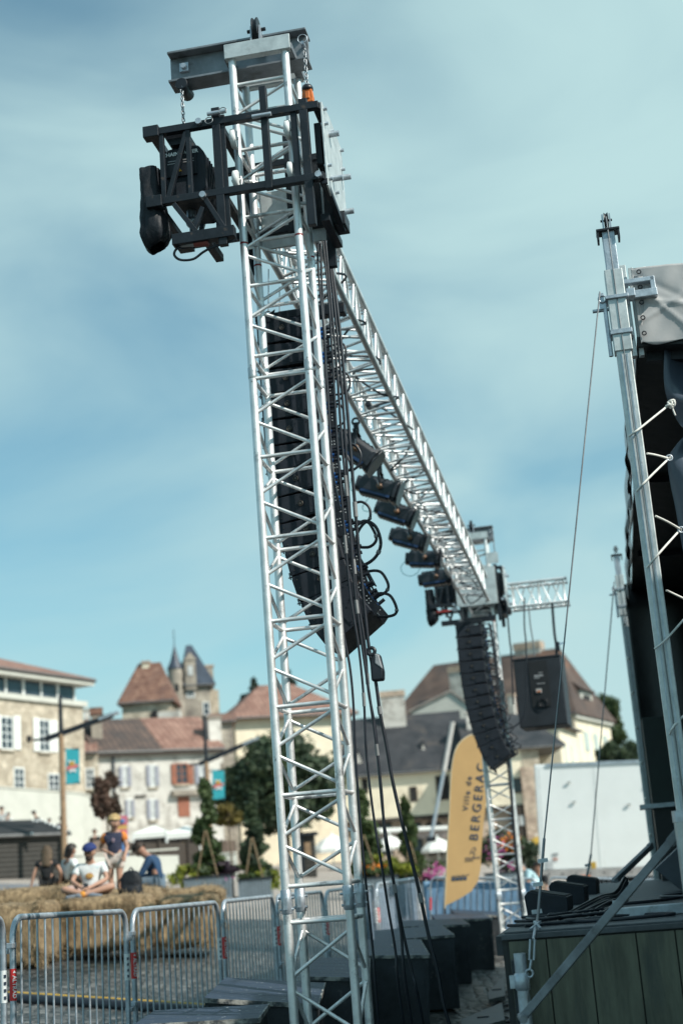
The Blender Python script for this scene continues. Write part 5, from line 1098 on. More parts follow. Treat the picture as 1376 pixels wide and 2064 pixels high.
# ---- big manor on the right
b=Bld('manor_house','big manor with a huge brown hipped roof, brick-topped chimneys and a dormer','manor',(772,1500,141),(1160,1500,133),13)
_,ze=b.uz(1155,1436); _,zr=b.uz(1000,1323,6.5)
b.box('wall',0,b.L,0,b.d,0,ze-.15,plas_c); b.box('corner_pier',b.L-.5,b.L+.06,-.06,.5,0,ze-.2,stone)
b.roof(ze,zr,roof_b,ov=.5,hl=4.0,hr=2.9)
b.chim(905,1342,937,1402,1.2,plas_w,brick,.2,1.0); b.chim(1036,1294,1089,1345,6.2,plas_w,brick,.28,1.3); b.chim(1023,1398,1034,1432,-.9,plas_w,brick,.15,.6)
u0,u1,z0,z1=b.rect(846,1406,874,1424,.9); LB().beam((u0,1.0,(z0+z1)/2),(u1,1.0,(z0+z1)/2),1.2,.1).build('skylight',glass,b.r)
for i,(x0,x1) in enumerate(((.22,.33),(.47,.58),(.74,.85))):   # end facade, seen obliquely
    for zz in (ze-2.5,ze-5.6):
        o=LB().box2((b.L+.02,b.d*x0,zz-.9),(b.L+.10,b.d*x0+b.d*.035,zz+.9)); o.box2((b.L+.02,b.d*x1-b.d*.035,zz-.9),(b.L+.10,b.d*x1,zz+.9)); o.build('shutter',shut_t,b.r)
        LB().box2((b.L+.0,b.d*x0+.5,zz-.9),(b.L+.05,b.d*x1-.5,zz+.9)).build('pane',curtain,b.r)
b.box('eave_cornice',b.L+.02,b.L+.35,0,b.d,ze-.5,ze-.19,plas_p)
u0,u1,z0,z1=b.rect(1164,1375,1190,1432,4); dm=LB().box2((b.L-1.6,4.2,ze),(b.L-.2,8.2,ze+2.5)).build('dormer',plas_p,b.r); LB().prism([(b.L-2.4,3.9,ze+2.502),(b.L+.2,3.9,ze+2.502),(b.L-1.2,3.9,ze+3.7)],(0,4.6,0)).build('dormer_roof',roof_b,b.r); LB().box2((b.L-.21,5.0,ze+.6),(b.L-.15,7.4,ze+2.1)).build('dormer_window',dark_o,b.r)
# ---- lower house with the white gable behind the slate roof
b=Bld('gable_house','low house with a triangular white gable above the slate roof','house',(832,1470,118),(956,1470,117),6)
u0,z0=b.uz(834,1436); u1,z1=b.uz(956,1432); um,zm=b.uz(908,1395); LB().prism([(0,0,0),(b.L,0,0),(b.L,0,z1),(um,0,zm),(0,0,z0)],(0,6,0)).build('gable_wall',plas_p,b.r)
LB().beam((0-.2,3,z0-.02),(um,3,zm+.10),6.4,.14,(0,1,0)).build('roof_slope',roof_b,b.r) if False else None
ra=LB(); ra.prism([(-.3,-.15,z0-.02),(um,-.15,zm+.004),(um,-.15,zm+.20),(-.3,-.15,z0+.16)],(0,6.3,0)); ra.prism([(um+.002,-.15,zm+.004),(b.L+.3,-.15,z1-.02),(b.L+.3,-.15,z1+.16),(um+.002,-.15,zm+.20)],(0,6.3,0)); ra.build('roof',mat('lichen_roof_edge',(.34,.30,.27),.8,0,.2,2),b.r)
# ---- half-timbered house with slate roof, left part
b=Bld('half_timbered_house','jettied cream house under a wide dark slate roof, white parasols before it','house',(690,1600,107),(938,1600,106.6),9)
_,ze=b.uz(800,1557); _,zr=b.uz(800,1443,4.5); _,zj=b.uz(800,1648)
b.box('upper_wall',0,b.L,-.35,b.d,zj,ze-.12,plas_c); b.box('jetty_beam',-.02,b.L+.02,-.42,.0,zj-.28,zj-.004,beam_d); b.box('lower_wall',.03,b.L-.03,.05,b.d,0,zj-.29,brick)
for k in range(5): u=b.L*(.12+.19*k); LB().beam((u,-.02,zj-1.1),(u,-.36,zj-.30),.14,.14).build('jetty_brace',beam_d,b.r)
b.roof(ze,zr,slate,ov=.25,w0=-.75,hl=.6,hr=.0); b.wo=-.352
b.chim(767,1392,815,1446,3.2,plas_w,brick,.22,1.4); b.chim(940,1432,957,1490,.3,plas_w,plas_w,.1,.7)
for rc in ((732,1572,739,1596),(828,1588,838,1613)): b.win(rc,pane=dark_o,fr=beam_d,bars=(0,0),sill=False)
b.win((881,1566,904,1610),pane=dark_o,fr=beam_d,bars=(1,0),sill=False)
for x,y in ((853,1510),(722,1527)):
    t=(1552-y)/110; off=5*t-.6; uu,zz=b.uz(x,y,off); LB().prism([(uu-.45,off-.3,zz-.5),(uu+.45,off-.3,zz-.5),(uu,off-.3,zz+.75)],(0,1.8,0)).build('dormer',slate,b.r); LB().prism([(uu-.28,off-.34,zz-.45),(uu+.28,off-.34,zz-.45),(uu,off-.34,zz+.35)],(0,.03,0)).build('dormer_opening',plas_w,b.r)
for x0,x1 in ((757,790),(812,850),(858,890)):
    u0,u1,z0,z1=b.rect(x0,1658,x1,1690,.05); o=b.box('shop_front',u0,u1,-.02,.04,max(.2,z0-1.2),z1,beam_d); b.box('pane',u0+.12,u1-.12,-.04,-.021,max(.4,z0-1),z1-.15,glass,o)
# right part
b=Bld('corner_house','cream and stone house with a dark timbered corner, directly left of the truck','house',(944,1600,104),(1092,1600,104),10)
_,ze=b.uz(1040,1507); _,zr=b.uz(1040,1440,5); _,zj=b.uz(1040,1622); u1,_=b.uz(1053,1560)
b.box('upper_wall',0,u1,-.2,b.d,zj,ze-.12,plas_c); b.box('stone_wall',u1+.003,b.L,-.25,b.d,0,ze-.12,stone); b.box('jetty_beam',0,u1,-.3,.0,zj-.3,zj-.004,beam_d); b.box('lower_wall',0,u1-.02,.15,b.d,0,zj-.31,brick)
ue,_=b.uz(1141,1505,-1); b.roof(ze,zr,slate,u0=-.05,u1=ue,w0=-.6,hl=0,hr=2.2); b.wo=-.202
b.win((1030,1571,1051,1596),pane=glass,fr=beam_d,bars=(1,0),sill=False); u0,u2,z0,z1=b.rect(1027,1626,1062,1668); b.box('timber_bay',u0,u2,-.45,.0,z0-1.2,z1,beam_d); b.wo=-.452; b.win((1034,1644,1056,1664),pane=curtain,fr=beam_d,bars=(1,0),sill=False)
u0,u2,z0,z1=b.rect(1055,1545,1090,1700); b.box('rubble_buttress',u0,u2,-.6,-.26,0,z1,brick)
b=Bld('side_house','narrow cream house front with pale teal shutters above the truck','house',(1128,1500,112),(1163,1500,119),7)
_,ze=b.uz(1145,1467); b.box('wall',0,b.L,0,b.d,0,ze-.1,plas_c); b.roof(ze,ze+1.2,roof_b,ov=.4)
for k in(.2,.55): 
    for zz in(ze-2.3,ze-5.2): b.box('shutter',b.L*k,b.L*k+.5,-.08,-.0,zz-.9,zz+.9,shut_t)

# ------------------------------------------------------------------ lamp posts with banners
def lamppost(lb,x0,yt,yj,yb,Y,arm,ban,xt):
    p=at(x0,yb,Y); pj=at(xt+(x0-xt)*(yj-yt)/(yb-yt),yj,Y); zg=g(p.x,p.y); z=lambda y:at(x0,y,Y).z
    r=thing('lamp_post',lb,'lamp post',V((p.x,Y,zg)),0,'lamp posts with banners')
    h=z(yj)-zg; LB().tube((0,0,-.1),(0,0,h),.13,.11,n=10).build('timber_post',wood_o,r); LB().tube((0,0,h-.02),(0,0,z(yt)-zg),.10,.07,n=10).build('upper_pole',steel_dark,r)
    a=at(arm[0],arm[1],Y); c=at(arm[2],arm[3],Y); MB().beam(a,c,.16,.22).build('arm',steel_dark,r); MB().beam(c+(a-c)*.2,c+V((.25,0,.10)),.5,.09).build('lamp_head',galv,r); MB().tube(a,a+V((-.5,0,.0)),.05,n=6).build('arm_tip',steel_dark,r)
    q=[at(ban[0],ban[1],Y-.05),at(ban[2],ban[1],Y-.05),at(ban[2]+1,ban[3],Y-.05),at(ban[0]+1,ban[3],Y-.05)]
    bo=MB().prism(q[::-1],(0,.02,0)).build('banner',mat('turquoise_banner',(.03,.34,.40),.7,0,.04,2),r)
    c=sum(q,V())/4; w=(q[1]-q[0]).length; hh=(q[0]-q[3]).length
    bl=MB(); 
    rnd=random.Random(3)
    for k in range(11):
        pp=[c+V((w*(.12*math.cos(t*.7)*1.0+rnd.uniform(-.22,.22)),-.03-.002*k,hh*(rnd.uniform(-.16,.22))))  for t in (k,)][0]; n=8; pts=[pp+V((w*.10*rnd.uniform(.6,1.2)*math.cos(2*math.pi*i/n),0,hh*.05*rnd.uniform(.6,1.2)*math.sin(2*math.pi*i/n))) for i in range(n)]; bl.prism(pts,(0,.004,0))
    bl.build('white_splash',white_p,r)
    y=MB(); y.prism([c+V((w*a_,-.06,hh*b_)) for a_,b_ in((-.25,.02),(.22,.02),(.16,.10),(.0,.16),(-.18,.11))],(0,.004,0)); y.build('yellow_patch',yellow,r)
    y=MB(); y.prism([c+V((w*a_,-.065,hh*b_)) for a_,b_ in((-.46,-.10),(.42,-.04),(.46,.04),(-.40,-.0))],(0,.004,0)); y.build('red_ribbon',mat('faded_red_print',(.62,.16,.16),.6),r)
    for k in(1,3): MB().tube(V((p.x,Y,q[k].z)),q[0 if k==1 else 2]+V((0,0,0)) if False else V((q[1].x,Y-.04,q[k].z)),.03,n=6).build('banner_bar',steel_dark,r)
lamppost('timber lamp post with a turquoise banner in front of the limestone building',128,1400,1480,1636,60,(92,1490,228,1441),(133,1509,160,1580),122)
lamppost('second timber lamp post with a turquoise banner, beside the big tree',424,1440,1535,1690,72,(402,1540,512,1492),(428,1552,452,1611),418)
# leaning pole before the slate roof
q=thing('leaning_pole','slim grey pole leaning to the right in front of the slate-roofed house','pole',V((at(868,1690,60).x,60,2.0)),0)
MB().tube(at(868,1690,60),at(894,1555,60),.075,n=8).build('lower_tube',galv,q); MB().tube(at(894,1555,60),at(912,1455,60),.095,n=8).build('upper_sleeve',mat('pale_sleeve',(.52,.50,.48),.6),q); MB().box(at(868,1692,60),(.4,.4,.2)).build('foot',steel_dark,q)
# ------------------------------------------------------------------ market hut, awnings, parasols, fences
hb=Bld('market_hut','long black-stained wooden hut at the left with a string of small lights','hut',(-150,1720,58),(131,1740,63),4)
_,ze=hb.uz(60,1681); _,zr=hb.uz(60,1662,2.0); hb.box('board_wall',0,hb.L,0,hb.d,0,ze,wood_d)
LB().prism([(hb.L+.0,.0,ze),(hb.L+.0,4,ze),(hb.L+.0,2,ze+.62)],(-.1,0,0)).build('gable_boards',wood_d,hb.r)
hb.roof(ze+.06,ze+.72,mat('black_felt_roof',(.016,.017,.019),.8,0,.2,3,.2,20),ov=.15,w0=-.22,w1=4.22,th=.06)
for k in(1.0,2.35):
    LB().box2((hb.L-.01,k,ze-1.55),(hb.L+.05,k+.75,ze-.35)).build('shutter_window',fence_w,hb.r)
for k in range(9): LB().ball((hb.L-.2-.02*k,-.5+(.28*k if k<9 else 0),ze+.02+.1*min(k,6)),.07,8).build('bulb',white_pl,hb.r)
for u in(2.,4.5,7.5): LB().ball((hb.L-u,-.5,ze-.02),.06,8).build('bulb',white_pl,hb.r)
def wallseg(nm,lb,ct,a,b_,h,th,m,extra=None):
    A=at(*a); B=at(*b_); d=V((B.x-A.x,B.y-A.y,0)); zg=min(g(A.x,A.y),g(B.x,B.y))-.6; zt=max(A.z,B.z)
    r=thing(nm,lb,ct,V((A.x,A.y,zg)),math.atan2(d.y,d.x)); LB().prism([(0,0,0),(d.length,0,0),(d.length,0,B.z-zg),(0,0,A.z-zg)],(0,th,0)).build('panel' if th<.2 else 'wall_body',m,r)
    if th<.2:
        for k in range(int(d.length/2)+1): LB().box((min(d.length,k*2.0),-.06,(A.z-zg)/2),(.1,.1,A.z-zg+.1)).build('post',beam_d,r)
    else: LB().box((d.length/2,th/2,max(A.z,B.z)-zg+.03),(d.length,th+.1,.06)).build('coping',m,r)
    return r
wallseg('low_wall','low pale wall running behind the boy and the planters','wall',(150,1726,58),(360,1724,60),.8,.35,plas_p)
wallseg('low_wall','short pale wall stub between the two planters','wall',(445,1722,60),(476,1722,60),.8,.35,plas_p)
wallseg('board_fence','brown board fence behind the standing boy','fence',(183,1694,64),(256,1697,66),1.2,.06,fence_w)
wallseg('board_fence','dark board fence under the white restaurant awning','fence',(256,1698,66),(402,1699,70),1.2,.06,beam_d)
wallseg('board_fence','short brown fence between the climbing plants','fence',(446,1694,68),(474,1694,68),1.2,.06,fence_w)
r=thing('street_poster','tall red and yellow festival poster panel behind the boy','poster',at(247,1725,62),0)
PA=[at(x,y,62) for x,y in((231,1727),(258,1726),(257,1643),(229,1645))]; MB().prism(PA,(0,.08,0)).build('board',mat('poster_blue',(.10,.20,.42),.6),r)
for y0,y1,m in((1645,1664,mat('poster_pink',(.62,.16,.20),.6)),(1664,1672,mat('poster_yellow',(.65,.42,.12),.6)),(1672,1683,mat('poster_pink',(.62,.16,.20),.6))):
    MB().prism([at(230,y1,61.96),at(257.5,y1-1,61.96),at(257,y0-1,61.96),at(229.5,y0,61.96)],(0,.02,0)).build('print',m,r)
MB().ball(at(246,1655,61.9),.12,8,(1.3,.2,.8)).build('print',mat('poster_blue',(.10,.20,.42),.6),r)
# restaurant awning: white peaked canopy on posts
r=thing('restaurant_awning','wide white peaked awning on posts in front of the old terrace','awning',at(330,1735,72),0)
for x0,x1 in((268,335),(336,402)):
    A=at(x0,1680,72); B=at(x1,1678,72); zt=at((x0+x1)/2,1665,74).z; d=3.6
    c=[A,B,B+V((0,d,.0)),A+V((0,d,0))]; ap=(A+B)/2+V((0,d/2,0)); ap.z=zt
    m_=MB(); m_.add(c+[ap],[(0,1,4),(1,2,4),(2,3,4),(3,0,4)],False); m_.build('canopy',canopy_w,r,solid=.03)
    MB().box2((A.x,71.97,A.z-.28),(B.x,72.0,A.z)).build('valance',canopy_w,r)
    for p in c[:2]: MB().tube(V((p.x,p.y,1.2)),p,.05,n=8).build('post',frame_w,r)
    for k in range(3): 
        t=at(x0+14+k*20,1732,73); 
        MB().box((t.x,74,at(x0,1722,74).z),(.7,.7,.06)).build('table_top',beam_d,r)
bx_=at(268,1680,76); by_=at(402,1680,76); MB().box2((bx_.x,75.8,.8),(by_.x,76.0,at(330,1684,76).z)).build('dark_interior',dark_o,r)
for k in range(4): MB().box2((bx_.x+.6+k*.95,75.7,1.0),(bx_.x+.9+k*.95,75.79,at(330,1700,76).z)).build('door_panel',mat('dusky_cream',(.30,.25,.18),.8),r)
tw_=thing('striped_awning','long thin white awning strip over the shop fronts of the jettied house','awning',at(830,1675,101),0)
MB().prism([at(752,1674,102),at(903,1668,100.5),at(903,1672,99),at(752,1680,100.5)],(0,0,.12)).build('cloth',canopy_w,tw_); MB().prism([at(760,1680,100.6),at(900,1674,99.2),at(900,1690,99.2),at(760,1690,100.6)],(0,.05,0)).build('valance',mat('dusky_valance',(.34,.28,.26),.8),tw_)
def parasol(lb,x,y,w,Y,m=canopy_w):
    c=at(x,y,Y); rr=w/2*Y/FPX; r=thing('parasol',lb,'parasol',V((c.x,Y,g(c.x,Y))),0,'terrace parasols'); h=c.z-g(c.x,Y)
    n=8; vs=[V((0,0,h))]; 
    for k in range(n):
        t=2*math.pi*k/n+.2; vs.append(V((rr*.55*math.cos(t),rr*.55*math.sin(t),h-rr*.26)))
    for k in range(n):
        t=2*math.pi*k/n+.2; vs.append(V((rr*math.cos(t),rr*math.sin(t),h-rr*.66)))
    for k in range(n):
        t=2*math.pi*k/n+.2; vs.append(V((rr*math.cos(t),rr*math.sin(t),h-rr*.84)))
    f=[(0,1+k,1+(k+1)%n) for k in range(n)]
    for a in(1,9): f+=[(a+k,a+n+k,a+n+(k+1)%n,a+(k+1)%n) for k in range(n)]
    LB().add(vs,f).build('canopy',m,r,solid=.03); LB().tube((0,0,0),(0,0,h+.1),.04,n=8).build('pole',frame_w,r); LB().box((0,0,.06),(.6,.6,.12)).build('base',steel_dark,r); LB().ball((0,0,h+.08),.07,8).build('finial',frame_w,r)
for a in (('white parasol seen through the nearer tower, by the dark kiosk',668,1682,82,82),('white parasol second from the left, right of the hanging cables',785,1684,66,88),('white parasol just left of the yellow flag, largest in its row',880,1688,66,88),('white parasol between the farther tower and the truck',1050,1690,72,84)): parasol(*a)
parasol('mustard parasol half hidden behind the truck corner',1080,1686,40,92,yellow)
k_=thing('kiosk','small dark kiosk with a notice board, seen through the nearer tower','kiosk',at(613,1760,66),0)
A=at(594,1686,66); B=at(632,1686,66); MB().box2((A.x,66,1.2),(B.x,67.4,A.z)).build('cabin',wood_d,k_); MB().box2((A.x-.15,65.8,A.z+.002),(B.x+.15,67.6,A.z+.14)).build('roof',steel_dark,k_); q=at(620,1712,65.95); MB().box(q,(.26,.06,.62)).build('notice_board',wood_o,k_); q=at(605,1720,65.95); MB().box(q,(.36,.05,1.5)).build('door',steel_dark,k_)
# ------------------------------------------------------------------ plants
def leafmat(nm,c1,c2,sc=1.2):
    m=mat(nm,c1,.6,0,.35,sc,col2=c2,lo=.40,hi=.62); t=m.node_tree; b_=t.nodes['Principled BSDF']
    tr_=t.nodes.new('ShaderNodeBsdfTranslucent'); mxs=t.nodes.new('ShaderNodeMixShader'); mxs.inputs[0].default_value=.35; t.links.new(b_.inputs['Base Color'].links[0].from_socket,tr_.inputs[0]); o_=[n for n in t.nodes if n.type=='OUTPUT_MATERIAL'][0]; t.links.new(b_.outputs[0],mxs.inputs[1]); t.links.new(tr_.outputs[0],mxs.inputs[2]); t.links.new(mxs.outputs[0],o_.inputs[0])
    return m
lf_dark=leafmat('dark_green_leaves',(.045,.080,.048),(.095,.135,.07)); lf_mid=leafmat('mid_green_leaves',(.04,.085,.025),(.10,.14,.05),2); lf_lime=leafmat('lime_leaves',(.16,.22,.02),(.30,.32,.04),4); lf_red=leafmat('reddish_leaves',(.10,.065,.045),(.20,.12,.09),1.5); lf_oliv=leafmat('ochre_leaves',(.14,.11,.03),(.24,.19,.05),2.5); lf_purp=leafmat('purple_leaves',(.04,.025,.04),(.08,.05,.075),4); lf_con=leafmat('conifer_needles',(.018,.040,.030),(.04,.065,.045),1)
fl_pink=mat('pink_petals',(.55,.20,.42),.6); fl_or=mat('orange_petals',(.75,.22,.02),.6); fl_mag=mat('magenta_petals',(.48,.10,.30),.6)
bark=mat('brown_bark',(.10,.075,.05),.9,0,.3,5,.4,20)
def leaves(n,clumps,size,seed,squash=1.0,jit=.5):
    """n leaf quads gathered in clumps: (x,y,z,rx,ry,rz)"""
    r=np.random.default_rng(seed); C=np.array(clumps); w=C[:,3]*C[:,4]*C[:,5]; idx=r.choice(len(C),n,p=w/w.sum()); c=C[idx]
    d=r.normal(size=(n,3)); d/=np.linalg.norm(d,axis=1)[:,None]; rad=r.uniform(.25,1.0,n)**.6*(1+np.abs(r.normal(0,.28,n)))
    P=c[:,:3]+d*c[:,3:]*rad[:,None]
    nrm=d*.6+r.normal(size=(n,3))*.7; nrm/=np.linalg.norm(nrm,axis=1)[:,None]
    t=np.cross(nrm,r.normal(size=(n,3))); t/=np.linalg.norm(t,axis=1)[:,None]; bt=np.cross(nrm,t); s=size*r.uniform(1-jit,1+jit,n)[:,None]
    q=np.stack([P-t*s*.5, P+bt*s*.32, P+t*s*.6, P-bt*s*.32],1).reshape(-1,3); return q
def leafmesh(nm,q,m,par):
    n=len(q)//4; me=bpy.data.meshes.new(nm); me.vertices.add(len(q)); me.vertices.foreach_set('co',q.ravel()); me.loops.add(len(q)); me.loops.foreach_set('vertex_index',np.arange(len(q),dtype=np.int32))
    me.polygons.add(n); me.polygons.foreach_set('loop_start',np.arange(0,len(q),4,dtype=np.int32)); me.polygons.foreach_set('loop_total',np.full(n,4,dtype=np.int32)); me.materials.append(m); me.update(); me.validate()
    o=bpy.data.objects.new(nm,me); COL.objects.link(o); o.parent=par; return o
def crown_clumps(cx,cy,cz,rx,ry,rz,n,cs,seed):
    r=np.random.default_rng(seed); out=[]
    for _ in range(n):
        d=r.normal(size=3); d/=np.linalg.norm(d); k=r.uniform(.35,1.0)**.5; s=cs*r.uniform(.35,1.15)
        out.append((cx+d[0]*rx*k*.85,cy+d[1]*ry*k*.85,cz+d[2]*rz*k*.85,s*rx,s*ry,s*rz*.8))
    return out
def tree(nm,lb,ct,x,Y,ytop,ybot,w,m,n,size,nc=26,cs=.34,seed=1,grp=None,trunk_r=.16,lift=None,extra=()):
    p=at(x,ybot,Y); zt=at(x,ytop,Y).z; zb=p.z; zg=g(p.x,Y); rx=w/2*Y/FPX; r=thing(nm,lb,ct,V((p.x,Y,zg)),0,grp)
    cz=(zt+zb)/2-zg; rz=(zt-zb)/2
    tk=LB(); top=cz+rz*.4; pts=[(0,0,-.2),(.03*rx,0,top*.35),(-.03*rx,0,top*.7),(0,0,top)]; tk.path(cat(pts,4),trunk_r,8,rads=[trunk_r*(1-.6*i/12) for i in range(13)])
    rr=random.Random(seed)
    for k in range(6):
        a=k*1.05+rr.uniform(-.3,.3); z0=cz-rz*.5+rr.uniform(0,rz*.7); tk.tube((0,0,z0),(rx*.6*math.cos(a),rx*.6*math.sin(a),z0+rz*.45),trunk_r*.4,trunk_r*.12,n=6)
    tk.build('trunk',bark,r)
    cl=crown_clumps(0,0,cz,rx,rx*.9,rz,nc,cs,seed)+[(a*rx,0,cz+b*rz,c*rx,c*rx,d*rz) for a,b,c,d in extra]
    leafmesh('crown',leaves(n,cl,size,seed),m,r); return r
tree('broadleaf_tree','big dense dark-green tree in the middle, behind the nearer tower','tree',572,84,1478,1695,262,lf_dark,19000,.34,90,.26,11,trunk_r=.3,extra=((-.35,.35,.3,.3),(.1,.75,.32,.25),(.65,.1,.3,.4),(-.7,-.1,.3,.4)))
tree('broadleaf_tree','leafy green tree against the sky at the right, behind the manor','tree',1236,165,1400,1545,76,lf_mid,7000,.42,46,.27,12,trunk_r=.3)
for i,(x,yt,w,lb) in enumerate(((1235,1495,60,'dark rounded bush of the hedge right of the manor, left one'),(1275,1490,70,'dark rounded bush of the hedge right of the manor, middle one'),(1312,1500,70,'dark rounded bush of the hedge near the black curtain'))):
    tree('hedge_bush',lb,'bush',x,105,yt,1580,w,lf_dark,4500,.30,30,.32,20+i,'hedge bushes at the right')
def conifer(lb,x,Y,yt,yb,w,seed):
    p=at(x,yb,Y); zt=at(x,yt,Y).z; r=thing('conifer_tree',lb,'tree',V((p.x,Y,p.z)),0,'conifers above the red roof'); h=zt-p.z; rx=w/2*Y/FPX
    cl=[]; rr=np.random.default_rng(seed)
    for k in range(26):
        f=(k+.5)/26; a=rr.uniform(0,6.28); q=rx*(1-f)*.7; cl.append((q*math.cos(a),q*math.sin(a),h*f,rx*(1-f)*.6+.15,rx*(1-f)*.6+.15,h*.05))
    leafmesh('crown',leaves(2600,cl,.35,seed),lf_con,r); LB().tube((0,0,-3),(0,0,h*.95),.25,.04,n=7).build('trunk',bark,r)
conifer('dark conifer peeping over the red hipped roof, right one',588,140,1352,1440,62,31); conifer('dark conifer peeping over the red hipped roof, left one',516,138,1368,1450,50,32); conifer('small dark conifer tip left of the red hipped roof',492,139,1402,1450,26,33)
tree('ornamental_tree','small reddish tree before the old terrace','tree',218,62,1552,1668,62,lf_red,3000,.17,36,.26,41,trunk_r=.07)
tree('lollipop_tree','small ochre-leaved tree on a thin stem left of the big tree','tree',462,56,1622,1665,62,lf_oliv,1600,.14,12,.40,42,trunk_r=.05)
def planter(lb,x0,x1,yt,yb,Y,flowers):
    A=at(x0,yb,Y); B=at(x1,yt,Y); A2=at(x1,yb,Y); zg=g((A.x+A2.x)/2,Y); z1=at((x0+x1)/2,yt,Y).z; z0=min(zg,A.z); w=A2.x-A.x
    r=thing('planter',lb,'planter',V(((A.x+A2.x)/2,Y+.5,z0)),0,'zinc planters with flowers')
    b_=LB(); b_.box((0,0,(z1-z0)/2),(w,1.0,z1-z0)); b_.build('zinc_box',zinc,r); LB().box((0,0,z1-z0+.012),(w+.06,1.06,.05)).build('rim',steel_dark,r); LB().box((0,0,z1-z0-.02),(w-.08,.92,.05)).build('soil',mat('dark_soil',(.04,.03,.025),.9),r)
    h=z1-z0
    for i,(fx,fz,rx,rz,m,n,s) in enumerate(flowers):
        c=fx*w/2; leafmesh('flowers' if m in(fl_pink,fl_or,fl_mag) else 'foliage',leaves(n,crown_clumps(c,-.15,h+fz,rx,.45,rz,9,.42,50+i+int(x0)),s,60+i+int(x0)),m,r)
    for ch in r.children:
        if ch.name.startswith(('flowers','foliage')): ch['kind']='stuff'
    return r
planter('zinc planter with lime and purple foliage right of the hay',373,468,1768,1822,42,((-.85,.02,.50,.42,lf_lime,900,.10),(.35,.20,.75,.28,lf_purp,1300,.09),(.75,-.10,.25,.18,fl_pink,130,.07),(-.1,.25,.6,.2,lf_mid,600,.10)))
planter('zinc planter with lime and green foliage just left of the nearer tower',482,548,1772,1826,42,((.75,.0,.35,.55,lf_lime,900,.10),(-.3,.22,.45,.28,lf_mid,800,.10)))
planter('zinc planter with orange and pink flowers right of the hanging cables',722,806,1768,1822,41,((.3,.30,.75,.40,lf_lime,1000,.10),(-.3,.25,.6,.35,lf_mid,800,.10),(-.25,.36,.5,.26,fl_or,150,.10),(-.65,.42,.3,.2,fl_pink,90,.10)))
planter('zinc planter with pink flowers left of the yellow flag',818,900,1778,1826,43,((.0,.28,.8,.45,lf_mid,1300,.10),(-.3,.22,.55,.25,fl_mag,260,.08),(.55,.3,.4,.3,fl_mag,160,.08)))
planter('planter full of dark foliage and pink flowers behind the farther tower',985,1085,1758,1812,50,((-.2,.6,.95,.9,lf_dark,2600,.12),(.5,.5,.8,.8,lf_dark,2000,.12),(-.3,.5,.8,.75,fl_mag,220,.09),(.2,1.0,.6,.5,fl_or,80,.09)))
def climber(lb,x,Y,yt,yb,w,m,seed,n=4200,stakes=True):
    p=at(x,yb,Y); zt=at(x,yt,Y).z; h=zt-p.z; rx=w/2*Y/FPX; r=thing('climbing_plant',lb,'climbing plant',V((p.x,Y+.45,p.z)),0,'climbing plants on stakes')
    rr=np.random.default_rng(seed); cl=[]
    for k in range(30):
        f=(k+.5)/30; q=rx*(1.0-.72*f)*rr.uniform(.3,.75); a=rr.uniform(0,6.28); s=rx*(.48-.28*f); cl.append((q*math.cos(a),q*math.sin(a)*.8,h*f,s,s,h*.05))
    leafmesh('foliage',leaves(n,cl,.15,seed),m,r); LB().path([(0,0,-.2),(.05,0,h*.4),(-.05,.0,h*.8),(0,0,h)],.025,6).build('stem',bark,r)
    if stakes:
        for s in(-1,1): LB().tube((s*rx*.62,-.25-.4*rx,-.1),(s*rx*.04,-.1-.5*rx,h*.47),.018,n=6).build('stake',mat('weathered_stake',(.24,.17,.10),.7,0,.2,4),r)
climber('tall climbing plant on crossed stakes in the left planter',418,42,1572,1765,68,lf_mid,71); climber('dark climbing plant just left of the nearer tower',512,42,1596,1770,58,lf_dark,72,4000); climber('climbing plant between the two sets of hanging cables',738,41,1592,1765,74,lf_mid,73,4400); climber('slender climbing plant left of the yellow flag',832,43,1608,1775,52,lf_mid,74,3600,True)
# ------------------------------------------------------------------ hay bales
hay=mat('straw', (.18,.122,.064), .9, 0, .35, 16, 1.0, 45, col2=(.34,.245,.14), stretch=(1,1,.35)); overlay(hay,(.085,.052,.024),3.5,.50,.66)
strawm=mat('straw_stalks', (.22,.155,.08), .8, 0, .35, 9, col2=(.40,.30,.18))
def bale(lb,x0,x1,yt,Y,dep,h,seed,rz=0):
    A=at(x0,yt,Y); B=at(x1,yt,Y); w=(B-A).length/2; c=V(((A.x+B.x)/2,Y+dep/2,0)); zt=(A.z+B.z)/2; z0=zt-h
    r=thing('hay_bale',lb,'hay bale',V((c.x,c.y,z0)),rz,'big straw bales'); n_=np.random.default_rng(seed); ph=n_.uniform(0,6,6)
    def f(u,v):
        a=2*math.pi*u; bb=math.pi*(v-.5); e=.30
        sg=lambda t,p: math.copysign(abs(t)**p,t)
        x=sg(math.cos(bb),e)*sg(math.cos(a),e); y=sg(math.cos(bb),e)*sg(math.sin(a),e); z=sg(math.sin(bb),e)
        k=1+.03*math.sin(7*x+ph[0])*math.sin(5*y+ph[1])+.025*math.sin(9*z+6*x+ph[2])+.02*math.sin(15*x+ph[3]+4*y)
        return V((x*w*k,y*dep/2*k,h/2+z*h/2*k))
    body=LB().grid(f,90,44).build('bale_body',hay,r)
    m=1500; us=n_.uniform(0,1,m); vs=n_.uniform(.22,.97,m); tri=LB()
    for u,v in zip(us,vs):
        p=f(u,v); o=V((p.x,p.y,p.z-h/2)).normalized(); d=(V(n_.normal(size=3))*.7+o*.5+V((0,0,-.5))).normalized(); l=n_.uniform(.05,.15); s=d.cross(o)
        if s.length<1e-3: continue
        s=s.normalized()*.0045; q=p+o*.005; tri.add([q-s,q+s,q+d*l],[(0,1,2)])
    st_=tri.build('loose_straw',strawm,r); st_['kind']='stuff'; return r
